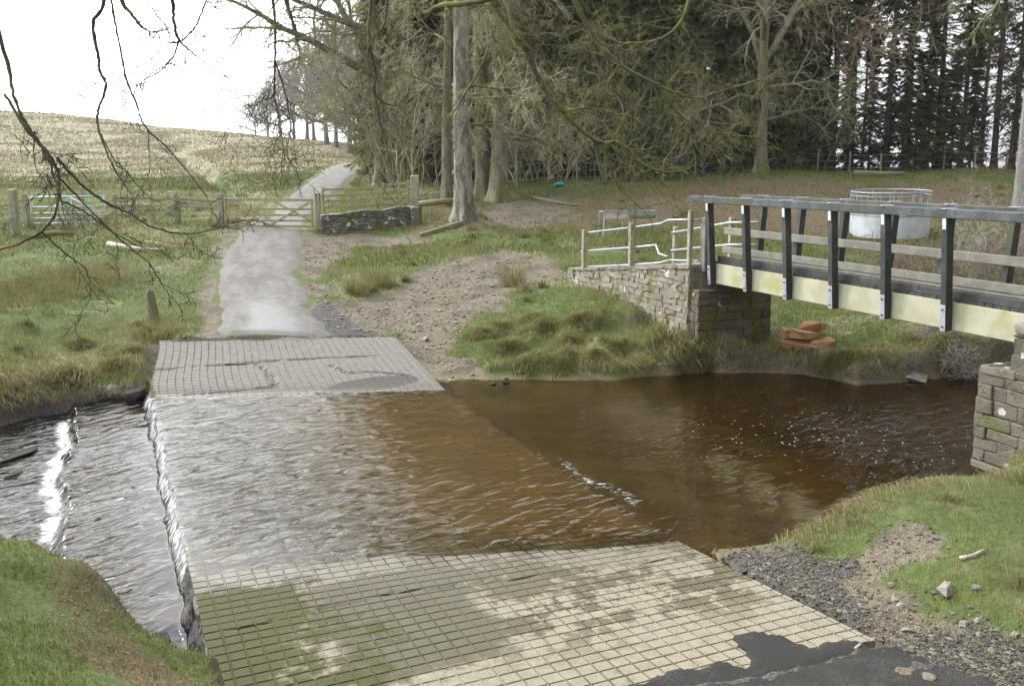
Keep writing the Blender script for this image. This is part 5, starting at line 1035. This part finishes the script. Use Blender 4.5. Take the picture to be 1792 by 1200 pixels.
for n_, t0, t1, h0, h1, w0 in ((330000, 3.4, 13, .03, .075, .0022), (330000, 13, 30, .05, .12, .0045), (170000, 30, 56, .07, .16, .010)):
    x, y = scatter(n_, t0, t1); e, sw, li, dk = masks(x, y); d = poly_sdf(x, y, RIVER); s_, t_ = to_st(x, y); z = gz(x, y)
    ok = (z > np.where(t_ < 0, -.30, .10)) & (line_dist(x, y, LANEC) > 1.22 + .35 * rng.random(n_)) & ~((t_ > -.02) & (t_ < TW + .05) & (s_ > -4.1) & (s_ < slab_end(t_) + .05))
    ok &= rng.random(n_) > e * (.90 if t0 < 10 else .97); ok &= rng.random(n_) > li * (.62 if t0 < 10 else .86); ok &= fbm(x * 1.2, y * 1.2, 91, 3) + .25 * rng.random(n_) > .40
    n1 = fbm(x * .7, y * .7, 92, 4); n2 = fbm(x * .18, y * .18, 93, 3); tus = sst(n1, .5, .72)
    nearb = np.exp(-np.maximum(-d, 0) / 1.6) * (t0 >= 13) + np.exp(-np.maximum(-d, 0) / .4) * (t0 < 13) * .6
    edge_ok = ~((d > np.where(t_ < 0, .30, -.08)))
    h = (h0 + (h1 - h0) * rng.random(n_)) * (1 + 1.1 * tus * (t0 > 4.9) + .8 * sst(n1, .55, .75) * (t0 < 4.9) + 1.4 * nearb); mf = np.clip(sst(n1, .45, .7) * (.6 if t0 > 5 else .62) + sst(n2, .5, .65) * (.35 if t0 > 5 else .22) + nearb * .45 + rng.normal(size=n_) * .22 + sw * .3, 0, 1)
    g1 = rng.random(n_)[:, None]; colA = np.array(GREEN)
    dirn = rl(n_); dirn[:, 1] -= .25
    blades(x, y, h, w0 * rng.uniform(.7, 1.4, n_), GREEN2 if t0 < 13 else (.135, .165, .035), STRAW, mf, dirn, np.clip(.3 + .45 * nearb + rng.normal(size=n_) * .22, .05, .95), ok & edge_ok)
# long drooping fringe along the bank edges
seg = np.array(RIVER); n_ = 60000; i = rng.integers(0, len(seg), n_); f = rng.random(n_)[:, None]; a, b = seg[i], seg[(i + 1) % len(seg)]; q = a * (1 - f) + b * f + rng.normal(size=(n_, 2)) * .45
x, y = q[:, 0], q[:, 1]; d = poly_sdf(x, y, RIVER); e_ = .06; gx2 = (poly_sdf(x + e_, y, RIVER) - d) / e_; gy2 = (poly_sdf(x, y + e_, RIVER) - d) / e_
s_, t_ = to_st(x, y); em, _, _, _ = masks(x, y); z = gz(x, y)
clump = fbm(x * 1.6, y * 1.6, 95, 3)
ok = (d < np.where(t_ < 0, .25, -.05)) & (d > -.85) & (z > np.where(t_ < 0, -.3, .12)) & (em < .45) & ~((t_ > -.05) & (t_ < TW + .3)) & (clump > .40) & (y > 9.5) & (np.abs(x) < 14)
blades(x, y, (.18 + .26 * rng.random(n_)) * (.6 + clump) * np.where((y < 16) & (x > 0), .45, 1), .004 * rng.uniform(.7, 1.4, n_), (.17, .165, .055), TAN, np.clip(.55 + rng.normal(size=n_) * .3, 0, 1), np.stack([gx2, gy2, 0 * gx2 - .35], -1) + rl(n_) * .35, np.clip(.75 + rng.normal(size=n_) * .18, .2, 1), ok)
# tussocks on the mound and the far left bank
for cx, cy, n_, hh_ in [(hit(845, 590)[0], hit(845, 590)[1], 2600, .34), (hit(872, 575)[0], hit(872, 575)[1], 1800, .26)] + [(*hit(u, v)[:2], 1500, .26) for u, v in [(925,585),(960,575),(930,560),(1000,600),(1040,625),(1080,610),(1150,600),(1190,620),(980,640),(920,640),(1120,640),(890,610),(1010,560),(1230,630),(1480,625),(1530,615),(1440,650),(1600,600),(1650,600),(200,640),(120,660),(50,690),(230,620),(140,605),(262,585),(290,590)]]:
    r_ = np.abs(rng.normal(size=n_)) * .17; a = rng.random(n_) * 6.28; x = cx + r_ * np.cos(a); y = cy + r_ * np.sin(a)
    blades(x, y, hh_ * rng.uniform(.6, 1.1, n_), .0045 * rng.uniform(.7, 1.4, n_), (.16, .17, .05), STRAW, np.clip(.4 + rng.normal(size=n_) * .3, 0, 1), np.stack([np.cos(a), np.sin(a), 0 * a], -1), np.clip(.3 + r_ * 1.6 + rng.normal(size=n_) * .12, .1, 1), np.ones(n_, bool) & (gz(x, y) > .0))
# loose tufts over the meadow and the near banks
for n_t, t0, t1, nb_t, hh_ in ((60, 6.5, 12, 240, .13), (420, 17, 46, 130, .24)):
    tx, ty = scatter(n_t, t0, t1); e, _, li, _ = masks(tx, ty); s_, t_ = to_st(tx, ty)
    good = (e < .5) & (poly_sdf(tx, ty, RIVER) < -.3) & (line_dist(tx, ty, LANEC) > 1.9) & ~((t_ > -.4) & (t_ < TW + .4) & (s_ < 13)) & (fbm(tx * .15, ty * .15, 99, 3) > .42)
    for cx, cy in zip(tx[good], ty[good]):
        n_ = nb_t; r_ = np.abs(rng.normal(size=n_)) * rng.uniform(.07, .2); a = rng.random(n_) * 6.28; f_ = rng.random()
        blades(cx + r_ * np.cos(a), cy + r_ * np.sin(a), hh_ * rng.uniform(.45, 1.2, n_) * (.6 + .7 * f_), (.003 if t0 < 10 else .008) * rng.uniform(.7, 1.4, n_), (.11, .15, .035), STRAW, np.clip(f_ * .7 + rng.normal(size=n_) * .25, 0, 1), np.stack([np.cos(a), np.sin(a), 0 * a], -1), np.clip(.3 + r_ * 1.5 + rng.normal(size=n_) * .15, .1, 1), np.ones(n_, bool))
# rough hill pasture
n_ = 170000; x, y = scatter(n_, 52, 150); n1 = fbm(x * .25, y * .25, 97, 4); stw = masks(x, y)[1]; ok = (line_dist(x, y, LANEC) > 1.5) & ((stw > .3) | (x < 0)) & (n1 + .3 * rng.random(n_) > .42)
tt_ = np.hypot(x, y); blades(x, y, (.08 + .14 * rng.random(n_)) * (1 + 1.2 * sst(n1, .5, .7)), .0004 * tt_ * rng.uniform(.7, 1.3, n_), (.16, .165, .065), (.30, .26, .17), np.clip(sst(stw + rng.normal(size=n_) * .25, .2, .8), 0, 1), rl(n_), np.clip(.35 + rng.normal(size=n_) * .2, .05, .9), ok)
V = np.concatenate([g[0] for g in GP]); C_ = np.concatenate([g[1] for g in GP]); nb = len(V) // 5; b5 = np.arange(nb) * 5
lp = np.stack([b5, b5 + 1, b5 + 2, b5 + 3, b5 + 3, b5 + 2, b5 + 4], -1).ravel(); tot = np.tile([4, 3], nb); st_ = np.concatenate([[0], np.cumsum(tot)[:-1]])
tag(obj('grass', np_mesh('grass', V, lp, st_, tot, M_GRASS, attrs={'gcol': ('FLOAT_COLOR', C_)})), 'short grass, straw-coloured tussocks and bank fringe over the meadow', 'grass', kind='stuff')
def flakes(name, x, y, size, m_, label, cat, flat=.4):
    n_ = len(x); c = np.stack([x, y, gz(x, y) + .012], -1); a = rng.random(n_) * 6.28; u_ = np.stack([np.cos(a), np.sin(a), rng.normal(size=n_) * flat], -1) * size[:, None]; v_ = np.stack([-np.sin(a), np.cos(a), rng.normal(size=n_) * flat], -1) * size[:, None] * .55
    V = np.stack([c - u_, c + v_, c + u_, c - v_], 1).reshape(-1, 3); tag(obj(name, quads_mesh(name, V, np.arange(n_ * 4).reshape(-1, 4), m_)), label, cat, kind='stuff')
x1, y1 = scatter(9000, 5, 9); k1 = (masks(x1, y1)[2] + .5 * rng.random(len(x1)) > .45) & (x1 < -1); x2, y2 = scatter(5200, 30, 56); k2 = masks(x2, y2)[2] > .2
flakes('fallen_leaves', np.concatenate([x1[k1], x2[k2]]), np.concatenate([y1[k1], y2[k2]]), np.concatenate([rng.uniform(.008, .019, k1.sum()), rng.uniform(.03, .06, k2.sum())]), M_LEAF, 'brown dead beech leaves lying in the grass', 'leaves')
# gravel: small angular pebbles
def gravel(name, x, y, size, m_, label):
    n_ = len(x); ico = np.array([(0, 0, 1), (.9, 0, .25), (.28, .85, .3), (-.72, .53, .2), (-.72, -.53, .3), (.28, -.85, .25), (0, 0, -1)]); F_ = np.array([(0, 1, 2), (0, 2, 3), (0, 3, 4), (0, 4, 5), (0, 5, 1), (6, 2, 1), (6, 3, 2), (6, 4, 3), (6, 5, 4), (6, 1, 5)])
    a = rng.random(n_) * 6.28; sc_ = np.stack([rng.uniform(.7, 1.3, n_), rng.uniform(.6, 1.0, n_), rng.uniform(.35, .65, n_)], -1) * size[:, None]
    W = ico[None] * (1 + .3 * rng.normal(size=(n_, 7, 1)).clip(-1, 1)) * sc_[:, None]; ca, sa_ = np.cos(a)[:, None], np.sin(a)[:, None]
    X = W[..., 0] * ca - W[..., 1] * sa_ + x[:, None]; Y = W[..., 0] * sa_ + W[..., 1] * ca + y[:, None]; Z = W[..., 2] + (gz(x, y) + size * .18)[:, None]
    V = np.stack([X, Y, Z], -1).reshape(-1, 3); Q = (F_[None] + (np.arange(n_) * 7)[:, None, None]).reshape(-1, 3)
    r_ = np.repeat(rng.random(n_) ** 1.6, 7); tag(obj(name, quads_mesh(name, V, Q, m_, attrs={'rnd': ('FLOAT', r_)})), label, 'gravel', kind='stuff')
M_GRAV = stonemat('river_gravel', (.065, .057, .046), (.26, .22, .17), (.075, .06, .045)); M_GRAV2 = stonemat('pale_gravel', (.19, .16, .12), (.40, .36, .29), (.15, .125, .095))
x, y = scatter(150000, 6, 12); e, _, _, dk = masks(x, y); k1 = (rng.random(len(x)) < dk * .8 + e * .3) & (gz(x, y) > -.05) & (x > 0)
s_, t_ = to_st(x, y); k1 &= ~((t_ < TW + .02) & (s_ > -4.4)) & ~((s_ < -3.9) & (t_ < 5.4))
gravel('gravel', x[k1], y[k1], .009 + .026 * rng.random(k1.sum()) ** 4, M_GRAV, 'dark wet gravel with pale pebbles beside the near slab')
x, y = scatter(60000, 19, 36); sd = poly_sdf(x, y, PA); k1 = (rng.random(len(x)) < sst(sd, -.4, .8) * .55) & (line_dist(x, y, LANEC) > 1.3); s_, t_ = to_st(x, y); k1 &= ~((t_ < TW + .05) & (s_ < slab_end(t_)))
gravel('gravel', x[k1], y[k1], .018 + .05 * rng.random(k1.sum()) ** 4, M_GRAV2, 'pale stony gravel of the worn wedge right of the lane')

# ------------------------------------------------------------------ thin winter haze
k = NT('winter_haze'); vol = k.n('ShaderNodeVolumePrincipled'); vol.inputs['Color'].default_value = (.93, .95, 1, 1); vol.inputs['Density'].default_value = .00022; vol.inputs['Anisotropy'].default_value = .2
k.l(vol.outputs[0], k.out.inputs['Volume'])
hb = MB(); hb.box((0, 215, 12), 1100, 640, 60); tag(hb.build('haze', k.m), 'thin pale winter haze over the whole valley', 'haze', kind='stuff')
sc.cycles.volume_bounces = 0
